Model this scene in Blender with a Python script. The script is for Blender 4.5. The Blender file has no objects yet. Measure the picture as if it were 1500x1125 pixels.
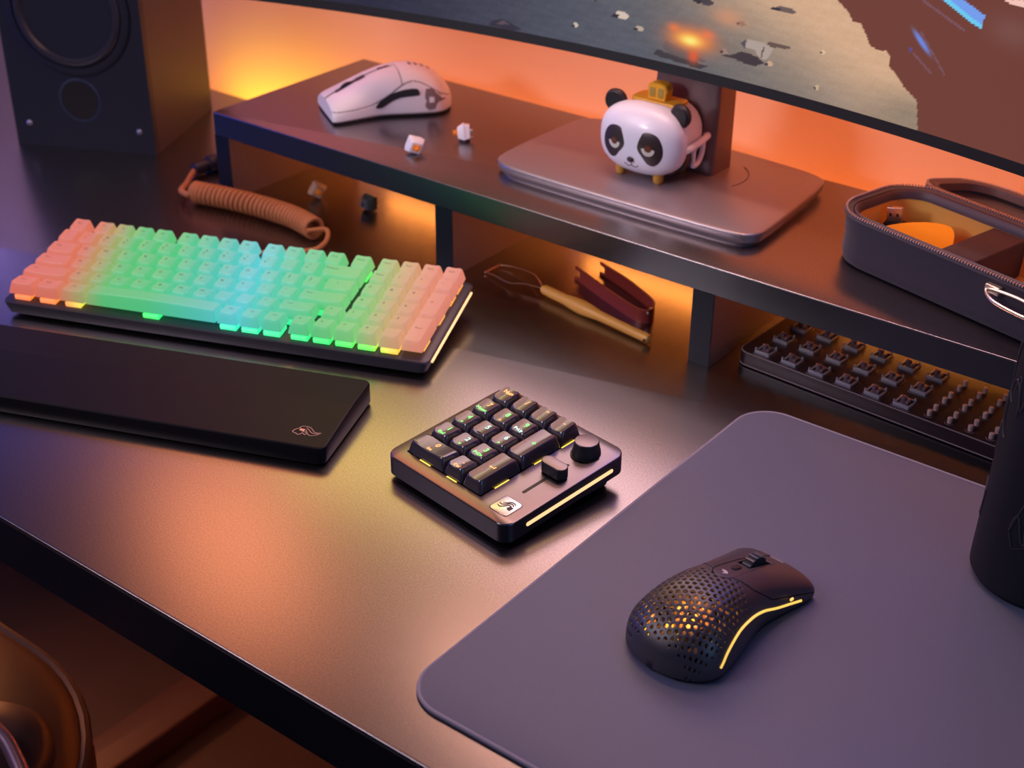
import bpy, bmesh, math, random
import numpy as np
from mathutils import Vector, Matrix
random.seed(7)
PI = math.pi
C = bpy.context.scene.collection
U = 0.01905

# ------------------------------------------------------------------ materials
def srgb(r, g, b):
    f = lambda c: (c/255)/12.92 if c/255 <= 0.04045 else ((c/255+0.055)/1.055)**2.4
    return (f(r), f(g), f(b), 1)

MATS = {}
def mat(name, col, rough=0.5, metal=0.0, emis=None, es=0.0, spec=0.5, noise=None, bump=None, trans=0.0, alpha=1.0, coat=0.0, sheen=0.0):
    if name in MATS: return MATS[name]
    m = bpy.data.materials.new(name); m.use_nodes = True
    nt = m.node_tree; b = nt.nodes['Principled BSDF']
    b.inputs['Base Color'].default_value = col
    b.inputs['Roughness'].default_value = rough
    b.inputs['Metallic'].default_value = metal
    b.inputs['Specular IOR Level'].default_value = spec
    b.inputs['Transmission Weight'].default_value = trans
    b.inputs['Alpha'].default_value = alpha
    b.inputs['Coat Weight'].default_value = coat
    b.inputs['Sheen Weight'].default_value = sheen
    if emis:
        b.inputs['Emission Color'].default_value = emis
        b.inputs['Emission Strength'].default_value = es
    if noise or bump:
        tc = nt.nodes.new('ShaderNodeTexCoord')
    if noise:   # (scale, amount): speckle in the colour of the material itself
        n = nt.nodes.new('ShaderNodeTexNoise'); n.inputs['Scale'].default_value = noise[0]; n.inputs['Detail'].default_value = 3
        nt.links.new(tc.outputs['Object'], n.inputs['Vector'])
        mx = nt.nodes.new('ShaderNodeMix'); mx.data_type = 'RGBA'
        a = noise[1]
        mx.inputs[6].default_value = tuple(max(0, c*(1-a)) for c in col[:3])+(1,)
        mx.inputs[7].default_value = tuple(min(1, c*(1+a)) for c in col[:3])+(1,)
        nt.links.new(n.outputs['Fac'], mx.inputs[0]); nt.links.new(mx.outputs[2], b.inputs['Base Color'])
    if bump:    # (scale, strength, distance)
        n2 = nt.nodes.new('ShaderNodeTexNoise'); n2.inputs['Scale'].default_value = bump[0]; n2.inputs['Detail'].default_value = 2
        nt.links.new(tc.outputs['Object'], n2.inputs['Vector'])
        bp = nt.nodes.new('ShaderNodeBump'); bp.inputs['Strength'].default_value = bump[1]; bp.inputs['Distance'].default_value = bump[2]
        nt.links.new(n2.outputs['Fac'], bp.inputs['Height']); nt.links.new(bp.outputs['Normal'], b.inputs['Normal'])
    MATS[name] = m
    return m

DESK = mat('desk_laminate', (0.30, 0.275, 0.28, 1), 0.265, 1.0, spec=0.5, noise=(900, 0.4), bump=(1500, 0.05, 0.0002))
EDGE = mat('dark_edge', (0.008, 0.010, 0.016, 1), 0.40, spec=0.22)
WALL = mat('wall_paint', (0.56, 0.43, 0.29, 1), 0.8)
FLOOR = mat('dark_floor', (0.05, 0.03, 0.025, 1), 0.6, noise=(9, 0.3))
PAD = mat('cloth_pad', (0.105, 0.112, 0.172, 1), 0.55, spec=0.65, noise=(1400, 0.25), bump=(2200, 0.25, 0.0002), sheen=0.25)
PADEDGE = mat('pad_stitch', (0.34, 0.31, 0.36, 1), 0.7, bump=(900, 0.3, 0.0003))
RUBBER = mat('black_rubber', (0.010, 0.010, 0.012, 1), 0.7)
LEATHER = mat('black_vinyl', (0.008, 0.008, 0.010, 1), 0.42, spec=0.14, bump=(700, 0.05, 0.0002))
CASE = mat('gunmetal_case', (0.21, 0.19, 0.205, 1), 0.30, 1.0, spec=0.5)
CASES = mat('graphite_case', (0.075, 0.07, 0.085, 1), 0.42, 0.6, spec=0.5)
WELL = mat('black_plate', (0.006, 0.006, 0.007, 1), 0.5)
CAPB = mat('black_keycap', (0.036, 0.026, 0.034, 1), 0.30, spec=1.0, coat=.9)
KNOB = mat('anodised_knob', (0.24, 0.205, 0.22, 1), 0.35, .9)
KNOBS = mat('dark_knob_side', (0.03, 0.027, 0.03, 1), 0.45, 0.3)
SILVER = mat('polished_badge', (0.62, 0.60, 0.62, 1), 0.25, 0.85)
INK = mat('black_ink', (0.012, 0.011, 0.013, 1), 0.5)
STRIP = mat('warm_led_strip', (1, .8, .5, 1), .5, emis=srgb(255, 205, 135), es=1.15)
STRIPY = mat('yellow_led_strip', (1, .75, .3, 1), .5, emis=srgb(255, 200, 75), es=1.1)
GAPLED = mat('yellow_key_glow', (1, .8, .3, 1), .5, emis=srgb(255, 215, 60), es=1.3)
GLOWO = mat('orange_legend', (1, .5, .2, 1), .5, emis=srgb(255, 165, 90), es=1.3)
GLOWG = mat('green_legend', (.3, 1, .3, 1), .5, emis=srgb(110, 235, 110), es=1.1)
GLOWC = mat('pale_legend', (.6, 1, .9, 1), .5, emis=srgb(165, 230, 215), es=1.0)
MOUSEB = mat('black_mouse_shell', (0.036, 0.032, 0.042, 1), 0.40, spec=0.9)
MOUSEIN = mat('mouse_inner', (0.006, 0.005, 0.006, 1), 0.5)
MOUSEW = mat('white_mouse_shell', (0.78, 0.76, 0.80, 1), 0.42)
MONF = mat('monitor_plastic', (0.014, 0.013, 0.015, 1), 0.45)
STAND = mat('stand_metal', (0.36, 0.30, 0.31, 1), 0.34, 0.65)
NECK = mat('stand_neck', (0.17, 0.12, 0.12, 1), 0.4, 0.5)
PWHITE = mat('white_plastic', (0.80, 0.78, 0.84, 1), 0.35, coat=0.2)
PBROWN = mat('dark_brown_plastic', (0.032, 0.018, 0.018, 1), 0.4)
PYEL = mat('yellow_plastic', (0.92, 0.42, 0.02, 1), 0.35)
BAG = mat('black_eva_fabric', (0.050, 0.040, 0.052, 1), 0.75, bump=(2500, 0.25, 0.0002), sheen=0.2)
BAGRIM = mat('purple_grey_piping', (0.075, 0.055, 0.075, 1), 0.5)
LINING = mat('yellow_lining', (0.85, 0.46, 0.09, 1), 0.75)
TOOTH = mat('zip_teeth_metal', (0.6, 0.5, 0.5, 1), 0.3, 0.6)
STEEL = mat('brushed_steel', (0.62, 0.58, 0.58, 1), 0.28, 0.9)
BRASS = mat('pale_gold_metal', (0.85, 0.68, 0.5, 1), 0.25, 0.8)
YPAPER = mat('yellow_cloth', (0.90, 0.50, 0.02, 1), 0.6)
CABLE = mat('orange_braid', (0.45, 0.15, 0.05, 1), 0.7, bump=(2500, 0.4, 0.0002), noise=(900, 0.25))
CONN = mat('black_connector', (0.03, 0.028, 0.04, 1), 0.35, 0.4)
HANDLE = mat('yellow_handle', (0.80, 0.38, 0.06, 1), 0.4)
REDM = mat('dark_red_anodised', (0.26, 0.035, 0.025, 1), 0.45, 0.1)
TRAY = mat('smoked_acrylic', (0.028, 0.015, 0.018, 1), 0.33, spec=0.3)
SWHITE = mat('switch_white', (0.80, 0.76, 0.80, 1), 0.35)
SDARK = mat('switch_grey', (0.12, 0.11, 0.13, 1), 0.4)
SORANGE = mat('switch_orange_stem', (0.9, 0.3, 0.03, 1), 0.4)
SPK = mat('speaker_black', (0.010, 0.013, 0.030, 1), 0.55)
SPKSIDE = mat('speaker_wood_vinyl', (0.055, 0.035, 0.055, 1), 0.5, bump=(300, 0.1, 0.0005))
CONE = mat('speaker_cone', (0.030, 0.045, 0.10, 1), 0.4)
SURR = mat('speaker_surround', (0.035, 0.033, 0.05, 1), 0.35)
BOTTLE = mat('black_bottle', (0.012, 0.012, 0.016, 1), 0.6, spec=0.3)
CHAIR = mat('chair_leather', (0.045, 0.022, 0.016, 1), 0.45)
CHROME = mat('chair_trim', (0.35, 0.22, 0.22, 1), 0.35, 0.6)
DLEG = mat('desk_leg_metal', (0.07, 0.035, 0.03, 1), 0.5)

# ------------------------------------------------------------------ mesh helpers
class MB:
    def __init__(s): s.v = []; s.f = []
    def add(s, v, f):
        o = len(s.v); s.v += [tuple(p) for p in v]; s.f += [tuple(i+o for i in q) for q in f]; return s
    def loft(s, rings, cap0=True, cap1=True, closed=False):
        n = len(rings[0]); v = [p for r in rings for p in r]; f = []
        m = len(rings)
        for i in range(m if closed else m-1):
            a = i*n; b = ((i+1) % m)*n
            for j in range(n):
                k = (j+1) % n
                f.append((a+j, a+k, b+k, b+j))
        if cap0 and not closed: f.append(tuple(reversed(range(n))))
        if cap1 and not closed: f.append(tuple(range((m-1)*n, m*n)))
        return s.add(v, f)
    def box(s, x0, x1, y0, y1, z0, z1, r=0.0):
        if r <= 0:
            return s.add([(x0,y0,z0),(x1,y0,z0),(x1,y1,z0),(x0,y1,z0),(x0,y0,z1),(x1,y0,z1),(x1,y1,z1),(x0,y1,z1)],
                         [(3,2,1,0),(4,5,6,7),(0,1,5,4),(1,2,6,5),(2,3,7,6),(3,0,4,7)])
        return s.slab((x0+x1)/2, (y0+y1)/2, x1-x0, y1-y0, z0, z1, r, r, r)
    def slab(s, cx, cy, w, h, z0, z1, r, bt=0.0005, bb=0.0, n=6, ns=1):
        R = []
        if bb > 0:
            for a in (0, .3, .7): 
                i = bb*(1-math.sin(a*PI/2)); R.append(rr(cx, cy, w-2*i, h-2*i, max(r-i, 1e-5), z0+bb*(1-math.cos(a*PI/2)), n, ns))
        R.append(rr(cx, cy, w, h, r, z0+bb, n, ns)); R.append(rr(cx, cy, w, h, r, z1-bt, n, ns))
        if bt > 0:
            for a in (.33, .66, 1):
                i = bt*(1-math.cos(a*PI/2)); R.append(rr(cx, cy, w-2*i, h-2*i, max(r-i, 1e-5), z1-bt+bt*math.sin(a*PI/2), n, ns))
        return s.loft(R)
    def lathe(s, prof, seg=48, c=(0, 0, 0), axis='z', cap0=True, cap1=True):
        R = []
        for (r, z) in prof:
            ring = []
            for i in range(seg):
                a = 2*PI*i/seg; x, y = r*math.cos(a), r*math.sin(a)
                if axis == 'z': p = (c[0]+x, c[1]+y, c[2]+z)
                elif axis == 'y': p = (c[0]+x, c[1]+z, c[2]-y)
                else: p = (c[0]+z, c[1]+x, c[2]+y)
                ring.append(p)
            R.append(ring)
        return s.loft(R, cap0, cap1)
    def tube(s, pts, r, seg=10, closed=False, cap=True):
        pts = [Vector(p) for p in pts]; n = len(pts)
        rad = r if callable(r) else (lambda t: r)
        T = []
        for i in range(n):
            if closed: d = pts[(i+1) % n]-pts[i-1]
            else: d = pts[min(i+1, n-1)]-pts[max(i-1, 0)]
            T.append(d.normalized())
        up = Vector((0, 0, 1)) if abs(T[0].z) < .9 else Vector((1, 0, 0))
        N = (up-T[0]*up.dot(T[0])).normalized(); R = []
        for i in range(n):
            N = (N-T[i]*N.dot(T[i])).normalized(); B = T[i].cross(N); q = rad(i/(n-1))
            R.append([tuple(pts[i]+(N*math.cos(2*PI*k/seg)+B*math.sin(2*PI*k/seg))*q) for k in range(seg)])
        return s.loft(R, cap, cap, closed)
    def prism(s, poly, z0, z1):
        n = len(poly)
        return s.add([(x, y, z0) for x, y in poly]+[(x, y, z1) for x, y in poly],
                     [tuple(reversed(range(n))), tuple(range(n, 2*n))]+[(i, (i+1) % n, n+(i+1) % n, n+i) for i in range(n)])
    def ell(s, c, r, nu=24, nv=16, e=1.0, e2=1.0):
        pw = lambda v, e: math.copysign(abs(v)**e, v)
        R = []
        for i in range(nv+1):
            t = -PI/2+PI*i/nv
            cr = max(pw(math.cos(t), e), 1e-4)
            R.append([(c[0]+r[0]*cr*pw(math.cos(2*PI*j/nu), e2), c[1]+r[1]*cr*pw(math.sin(2*PI*j/nu), e2), c[2]+r[2]*pw(math.sin(t), e)) for j in range(nu)])
        return s.loft(R)
    def xf(s, M):
        s.v = [tuple(M @ Vector(p)) for p in s.v]; return s
    def obj(s, name, m, parent=None, smooth=35, label=None):
        me = bpy.data.meshes.new(name); me.from_pydata(s.v, [], s.f); me.update()
        if smooth:
            for p in me.polygons: p.use_smooth = True
            me.set_sharp_from_angle(angle=math.radians(smooth))
        me.materials.append(m)
        o = bpy.data.objects.new(name, me); C.objects.link(o)
        if parent: o.parent = parent
        if label: o['label'] = label
        return o

def rr(cx, cy, w, h, r, z, n=6, ns=1):
    r = min(r, w/2-1e-6, h/2-1e-6); pts = []
    cs = [(cx+w/2-r, cy-h/2+r, -PI/2), (cx+w/2-r, cy+h/2-r, 0), (cx-w/2+r, cy+h/2-r, PI/2), (cx-w/2+r, cy-h/2+r, PI)]
    for q in range(4):
        x, y, a0 = cs[q]
        arc = [(x+r*math.cos(a0+PI/2*i/n), y+r*math.sin(a0+PI/2*i/n), z) for i in range(n+1)]
        pts += arc
        if ns > 1:
            x2, y2, a2 = cs[(q+1) % 4]
            e = (x2+r*math.cos(a2), y2+r*math.sin(a2)); st = arc[-1]
            for k in range(1, ns): pts.append((st[0]+(e[0]-st[0])*k/ns, st[1]+(e[1]-st[1])*k/ns, z))
    return pts

def thing(name, label, cat, loc=(0, 0, 0), rot=(0, 0, 0), group=None):
    o = bpy.data.objects.new(name, None); C.objects.link(o); o.empty_display_size = 0.02
    o.location = loc; o.rotation_euler = rot; o['label'] = label; o['category'] = cat
    if group: o['group'] = group
    return o
def tag(o, label, cat, group=None):
    o['label'] = label; o['category'] = cat
    if group: o['group'] = group
    return o
def struct(o): o['kind'] = 'structure'; return o

TXT = {}
def text_geo(s, size, bold=0.0):
    k = (s, size, bold)
    if k not in TXT:
        cu = bpy.data.curves.new('t', 'FONT'); cu.body = s; cu.size = size; cu.align_x = 'CENTER'; cu.align_y = 'CENTER'
        cu.resolution_u = 2; cu.offset = bold
        o = bpy.data.objects.new('t', cu); C.objects.link(o)
        dg = bpy.context.evaluated_depsgraph_get(); dg.update()
        me = bpy.data.meshes.new_from_object(o.evaluated_get(dg))
        TXT[k] = ([tuple(v.co) for v in me.vertices], [tuple(p.vertices) for p in me.polygons])
        bpy.data.objects.remove(o); bpy.data.curves.remove(cu); bpy.data.meshes.remove(me)
    return TXT[k]

def catmull(P, n=8, closed=False):
    P = [Vector(p) for p in P]; out = []; m = len(P)
    for i in range(m if closed else m-1):
        if closed: a, b, c, d = P[i-1], P[i], P[(i+1) % m], P[(i+2) % m]
        else: a, b, c, d = P[max(i-1, 0)], P[i], P[i+1], P[min(i+2, m-1)]
        for k in range(n):
            t = k/n
            out.append(0.5*((2*b)+(-a+c)*t+(2*a-5*b+4*c-d)*t*t+(-a+3*b-3*c+d)*t**3))
    if not closed: out.append(P[-1])
    return out
def interp(t, K):
    for (a, x), (b, y) in zip(K, K[1:]):
        if t <= b:
            u = (t-a)/(b-a); u = u*u*(3-2*u)*0.5+u*0.5
            return x+(y-x)*u
    return K[-1][1]

def herm(t, K):
    n = len(K)
    for i in range(n-1):
        if t <= K[i+1][0] or i == n-2:
            (x0, y0), (x1, y1) = K[i], K[i+1]; h = x1-x0
            m0 = (y1-K[i-1][1])/(x1-K[i-1][0]) if i > 0 else (y1-y0)/h
            m1 = (K[i+2][1]-y0)/(K[i+2][0]-x0) if i < n-2 else (y1-y0)/h
            u = min(1, max(0, (t-x0)/h))
            return (2*u**3-3*u*u+1)*y0+(u**3-2*u*u+u)*h*m0+(-2*u**3+3*u*u)*y1+(u**3-u*u)*h*m1
def rnd(t, a, p=.5): return 1.0 if t >= a else max(0.0, 1-(1-t/a)**2)**p
# ================================================================== SETTING
FY, BY = 0.4329, 1.123       # desk front and back edge
m = MB().slab((-2.2+0.6)/2, (FY+BY)/2, 2.8, BY-FY, -0.042, 0, 0.006, 0.0012, 0.0012)
desk_top = m
desk = thing('desk', 'wide dark laminate desk that carries the keyboard, riser and mouse pad', 'desk', (0, 0, 0))
o = m.obj('desk_top', DESK, desk)
MB().box(-2.2, 0.6, FY-0.0006, FY+0.002, -0.041, -0.0022).obj('edge_band', EDGE, desk)
MB().box(-2.1, 0.5, 0.52, 1.05, -0.075, -0.042).obj('frame_rail', EDGE, desk)
for x in (-1.178, 0.35):
    mm = MB().box(x-0.030, x+0.030, 0.50, 1.10, -0.73, -0.69, 0.004)
    mm.obj('foot', DLEG, desk)
    MB().box(x-0.03, x+0.03, 1.02, 1.08, -0.69, -0.042, 0.003).obj('leg', DLEG, desk)

WY = 1.20
struct(MB().box(-4.2, 2.6, WY, WY+0.08, -0.73, 2.3).obj('wall_back', WALL))
struct(MB().box(-4.2, 2.6, -1.8, WY+0.08, -0.78, -0.73).obj('floor', FLOOR))
struct(MB().box(-3.4, -3.3, -1.8, WY, -0.73, 2.3).obj('wall_left', WALL))

# ------------------------------------------------------------------ riser
RZ = 0.0865
riser = thing('desk_riser', 'long dark shelf riser standing across the back of the desk', 'riser', (-1.0675, 0.9073, 0))
L = 1.10
MB().slab(L/2, 0.1077, L, 0.2155, 0.0632, RZ, 0.0012, 0.0007, 0.0007).obj('shelf_board', DESK, riser)
MB().box(0.001, L-.001, -.0006, .002, .0640, RZ-.0009).obj('front_edge_band', mat('satin_edge', (.009, .011, .016, 1), .30, spec=.85, coat=.1), riser)
for x in (0.0, 0.283, 0.548, L-0.0195):
    MB().box(x, x+0.0195, 0.0003, 0.185, 0.0, 0.0634).obj('support_panel', mat('riser_side_laminate', (.32, .21, .19, 1), .5, .3), riser)
    MB().box(x+.0002, x+.0193, -.0006, .002, 0.0, 0.0634).obj('panel_edge_band', EDGE, riser)
RXO = -1.0675

# ------------------------------------------------------------------ mouse pad
pad = thing('mouse_pad', 'large dark purple grey cloth mouse pad with rounded stitched edge', 'mouse pad', (-0.4395, 0.4665, 0))
PW, PH = 0.74, 0.409
MB().slab(PW/2, PH/2, PW, PH, 0.0, 0.0028, 0.028, 0.0006, 0, 12).obj('pad_cloth', PAD, pad)
pts = rr(PW/2, PH/2, PW-0.001, PH-0.001, 0.0275, 0.0020, 16, 1)
MB().tube(pts, 0.0013, 8, closed=True).obj('stitched_edge', PADEDGE, pad)

# ================================================================== KEYCAPS
CAPM = {}
def cap_top(wu, du, h, tilt, dish, yo):
    W, D = wu*U-0.0059, du*U-0.0050
    def z(x, y): return h+tilt*(y-yo)-dish*(1-min(1, abs(x)/(W/2))**2)
    return W, D, z
def keycap(wu, du, h, tilt, dish, yo, m, name='keycap'):
    k = (wu, du, h, tilt, dish, yo, m.name)
    if k not in CAPM:
        BW, BD = wu*U-0.0010, du*U-0.0010
        W, D, z = cap_top(wu, du, h, tilt, dish, yo)
        R = []; ns = 6 if wu < 3 else 16
        R.append(rr(0, 0, BW-0.002, BD-0.002, 0.0008, 0.002, 3, ns))
        R.append(rr(0, 0, BW, BD, 0.0012, 0, 3, ns))
        for t in (.15, .55, .93):
            e = t**1.15
            w = BW+(W+0.0006-BW)*e; d = BD+(D+0.0006-BD)*e
            R.append([(x, y, t*(h+tilt*(y-yo*e)-0.0004)-(dish*(1-min(1, abs(x)/(w/2))**2))*t*t) for x, y, _ in rr(0, yo*e, w, d, 0.0012+0.001*e, 0, 3, ns)])
        for s_, dz in ((1.0, -0.0003), (0.965, -0.00002), (0.8, 0), (0.55, 0), (0.25, 0), (0.02, 0)):
            R.append([(x, y, z(x, y)+dz) for x, y, _ in rr(0, yo, W*s_, D-(1-s_)*W*min(1, D/W) if s_ > .3 else D*s_, 0.0022*s_, 0, 3, ns)])
        mb = MB().loft(R, False, True)
        me_o = mb.obj(name, m, None, 40); me = me_o.data; bpy.data.objects.remove(me_o)
        CAPM[k] = me
    o = bpy.data.objects.new(name, CAPM[k]); C.objects.link(o); return o
def legend(par, s, size, x, y, capargs, m, bold=0.0, rot=0):
    v, f = text_geo(s, size, bold)
    W, D, z = cap_top(*capargs)
    cr, sr = math.cos(rot), math.sin(rot)
    V = []
    for p in v:
        px, py = x+p[0]*cr-p[1]*sr, y+p[0]*sr+p[1]*cr
        V.append((px, py, z(px, py)+0.00012))
    if not V: return None
    return MB().add(V, f).obj('legend', m, par, 0)

# ================================================================== BIG KEYBOARD
KBA = math.radians(21.7456)
KT = math.radians(6.0)
kb = thing('backlit_keyboard', 'full keyboard with frosted keycaps glowing orange, green and cyan', 'keyboard', (-1.05042, 0.72347, 0), (0, 0, KBA))
# deck: local y 5mm .. -117mm, tilted
def deckz(y): return 0.0145+(y+0.117)*math.tan(KT)
def tilt_ring(ring, zoff, flat=None): return [(x, y, (flat if flat is not None else deckz(y)+zoff)) for x, y, _ in ring]
KX0, KX1, KY0, KY1 = -0.0055, 0.3720, -0.1175, 0.0050
cx, cy, w, h = (KX0+KX1)/2, (KY0+KY1)/2, KX1-KX0, KY1-KY0
n_, s_ = 6, 1
R = [tilt_ring(rr(cx, cy+0.003, w-0.030, h-0.016, 0.006, 0, n_), 0, 0.0022),
     [(x, y, max(0.004, deckz(y)-0.0105)) for x, y, _ in rr(cx, cy, w-0.006, h-0.003, 0.006, 0, n_)],
     tilt_ring(rr(cx, cy, w, h, 0.006, 0, n_), -0.0018),
     tilt_ring(rr(cx, cy, w-0.0008, h-0.0008, 0.006, 0, n_), -0.0006),
     tilt_ring(rr(cx, cy, w-0.003, h-0.003, 0.005, 0, n_), 0)]
MB().loft(R).obj('case', CASES, kb)
# side light strip and feet
stx = KX1+0.0002
MB().add([(stx-.001, -0.108, deckz(-0.108)-0.0052), (stx-.001, -0.004, deckz(-0.004)-0.0052), (stx-.001, -0.004, deckz(-0.004)-0.0036), (stx-.001, -0.108, deckz(-0.108)-0.0036),
          (stx+.0006, -0.108, deckz(-0.108)-0.0052), (stx+.0006, -0.004, deckz(-0.004)-0.0052), (stx+.0006, -0.004, deckz(-0.004)-0.0036), (stx+.0006, -0.108, deckz(-0.108)-0.0036)],
         [(0, 1, 2, 3), (4, 7, 6, 5), (0, 4, 5, 1), (2, 6, 7, 3), (1, 5, 6, 2), (0, 3, 7, 4)]).obj('light_strip', STRIP, kb, 0)
for x in (0.03, 0.335):
    MB().box(x-.02, x+.02, -0.105, -0.095, 0.0, 0.004, .001).obj('foot', RUBBER, kb)
    MB().box(x-.01, x+.01, -0.02, -0.006, 0.0, 0.017, .001).obj('foot', RUBBER, kb)

def rgb_mat(name, kind):
    m = bpy.data.materials.new(name); m.use_nodes = True; nt = m.node_tree; b = nt.nodes['Principled BSDF']
    tc = nt.nodes.new('ShaderNodeTexCoord'); tc.object = kb
    sx = nt.nodes.new('ShaderNodeSeparateXYZ'); nt.links.new(tc.outputs['Object'], sx.inputs[0])
    # the light wave runs slightly slanted across the board
    ma = nt.nodes.new('ShaderNodeMath'); ma.operation = 'MULTIPLY_ADD'; ma.inputs[1].default_value = 0.18
    nt.links.new(sx.outputs['Y'], ma.inputs[0]); nt.links.new(sx.outputs['X'], ma.inputs[2])
    mr = nt.nodes.new('ShaderNodeMapRange'); mr.inputs['From Min'].default_value = -0.02; mr.inputs['From Max'].default_value = 0.37
    nt.links.new(ma.outputs[0], mr.inputs['Value'])
    cr = nt.nodes.new('ShaderNodeValToRGB'); nt.links.new(mr.outputs[0], cr.inputs[0])
    if kind == 'cap':
        stops = [(0.0, (240, 112, 88)), (0.115, (232, 118, 84)), (0.175, (170, 175, 100)), (0.225, (75, 208, 118)), (0.33, (60, 212, 130)), (0.45, (60, 210, 190)), (0.53, (75, 220, 225)), (0.60, (70, 215, 170)), (0.70, (80, 215, 125)), (0.79, (125, 215, 120)), (0.86, (215, 175, 115)), (0.92, (240, 145, 110)), (1.0, (240, 135, 112))]
    else:
        stops = [(0.0, (255, 120, 40)), (0.13, (255, 130, 40)), (0.21, (190, 255, 60)), (0.32, (40, 255, 90)), (0.5, (30, 255, 180)), (0.60, (20, 255, 150)), (0.75, (30, 255, 90)), (0.83, (110, 255, 60)), (0.875, (255, 200, 30)), (1.0, (255, 150, 40))]
    el = cr.color_ramp.elements
    while len(el) > 1: el.remove(el[0])
    el[0].position = stops[0][0]; el[0].color = srgb(*stops[0][1])
    for p, c in stops[1:]:
        e = el.new(p); e.color = srgb(*c)
    nt.links.new(cr.outputs[0], b.inputs['Emission Color'])
    if kind == 'cap':
        b.inputs['Base Color'].default_value = (0.12, 0.115, 0.12, 1); b.inputs['Roughness'].default_value = 0.42
        b.inputs['Emission Strength'].default_value = 0.72
    else:
        b.inputs['Base Color'].default_value = (0.4, 0.4, 0.4, 1); b.inputs['Emission Strength'].default_value = 1.2
    MATS[name] = m
    return m
FROST = rgb_mat('frosted_backlit_keycap', 'cap')
LEDSW = rgb_mat('lit_switch_housing', 'sw')
KINK = mat('keycap_print', (0.06, 0.09, 0.10, 1), 0.6)

rows = []
r0 = [('Esc', 0, 1), ('F1', 1.25, 1), ('F2', 2.25, 1), ('F3', 3.25, 1), ('F4', 4.25, 1), ('F5', 5.5, 1), ('F6', 6.5, 1), ('F7', 7.5, 1), ('F8', 8.5, 1), ('F9', 9.75, 1), ('F10', 10.75, 1), ('F11', 11.75, 1), ('F12', 12.75, 1), ('Delete', 14, 1), ('Home', 15.25, 1), ('End', 16.25, 1), ('PgUp', 17.25, 1), ('PgDn', 18.25, 1)]
r1 = [(c, i, 1) for i, c in enumerate(['` ~', '1 !', '2 @', '3 #', '4 $', '5 %', '6 ^', '7 &', '8 *', '9 (', '0 )', '- _', '= +'])]+[('Backspace', 13, 2), ('Num', 15.25, 1), ('/', 16.25, 1), ('*', 17.25, 1), ('-', 18.25, 1)]
r2 = [('Tab', 0, 1.5)]+[(c, 1.5+i, 1) for i, c in enumerate('QWERTYUIOP[]')]+[('\\', 13.5, 1.5), ('7', 15.25, 1), ('8', 16.25, 1), ('9', 17.25, 1), ('+', 18.25, 1, 2)]
r3 = [('Caps', 0, 1.75)]+[(c, 1.75+i, 1) for i, c in enumerate("ASDFGHJKL;'")]+[('Enter', 12.75, 2.25), ('4', 15.25, 1), ('5', 16.25, 1), ('6', 17.25, 1)]
r4 = [('Shift', 0, 2.25)]+[(c, 2.25+i, 1) for i, c in enumerate('ZXCVBNM,./')]+[('Shift', 12.25, 1.75), ('^', 14.25, 1), ('1', 15.25, 1), ('2', 16.25, 1), ('3', 17.25, 1), ('Enter', 18.25, 1, 2)]
r5 = [('Ctrl', 0, 1.25), ('Win', 1.25, 1.25), ('Alt', 2.5, 1.25), ('', 3.75, 6.25), ('Alt', 10, 1), ('Fn', 11, 1), ('Ctrl', 12, 1), ('<', 13.25, 1), ('v', 14.25, 1), ('>', 15.25, 1), ('0', 16.25, 1), ('.', 17.25, 1)]
prof = [(0.0095, 0.13), (0.0098, 0.07), (0.0088, 0.02), (0.0084, -0.06), (0.0088, -0.14), (0.0090, -0.15)]
rows = [r0, r1, r2, r3, r4, r5]
r4fix = {('^', 14.25): 13.25+1.0}
SWMB = MB().box(-.0072, .0072, -.0072, .0072, 0.0002, 0.0042, .0005)
swo = SWMB.obj('switch_housing', LEDSW, None, 30); swm = swo.data; bpy.data.objects.remove(swo)
for ri, row in enumerate(rows):
    hh, tl = prof[ri]
    for key in row:
        s, ux, wu = key[:3]; du = key[3] if len(key) > 3 else 1
        x = (ux+wu/2)*U; y = -(ri+du/2)*U
        args = (wu, du, hh, tl if du == 1 else 0.0, 0.0009 if s != '' else -0.0012, 0.0012)
        cap = keycap(*args, FROST)
        cap.parent = kb; cap.location = (x, y, deckz(y)+0.0062); cap.rotation_euler = (KT, 0, 0)
        sw = bpy.data.objects.new('switch_housing', swm); C.objects.link(sw); sw.parent = cap; sw.location = (0, -0.0012, -0.0060)
        if s:
            if ' ' in s:
                a, b_ = s.split(' ')
                lg = legend(cap, a, 0.0038, -0.003, -0.0005, args, KINK); legend(cap, b_, 0.0034, -0.0018, 0.0038, args, KINK)
            elif len(s) == 1:
                legend(cap, s, 0.0046, -0.0025, 0.0030, args, KINK)
            else:
                legend(cap, s, 0.0032 if len(s) < 4 else 0.0026, -0.0008 if wu == 1 else -wu*U/2+0.0095, 0.0028, args, KINK)

# ================================================================== WRIST REST
wr = thing('wrist_rest', 'long black padded wrist rest lying in front of the glowing keyboard', 'wrist rest', (-1.05042, 0.72347, 0), (0, 0, KBA))
X0, X1, Y0, Y1 = -0.09, 0.3425, -0.2575, -0.1615
R = []
def wz(y): return 0.0150+min(1, (y-Y0)/(0.0580))*0.0042
for z, i in ((0.001, .0012), (0.003, 0), ('t', 0), ('b1', .0005), ('b2', .0016), ('m', 0.012)):
    ring = rr((X0+X1)/2, (Y0+Y1)/2, X1-X0-2*i, Y1-Y0-2*i, 0.006, 0, 5, 12)
    if z == 't': R.append([(x, y, wz(y)-.0016) for x, y, _ in ring])
    elif z == 'b1': R.append([(x, y, wz(y)-.0005) for x, y, _ in ring])
    elif z == 'b2': R.append([(x, y, wz(y)) for x, y, _ in ring])
    elif z == 'm': pass
    else: R.append([(x, y, z) for x, y, _ in ring])
MB().loft(R, True, False).obj('base', LEATHER, wr)
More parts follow.
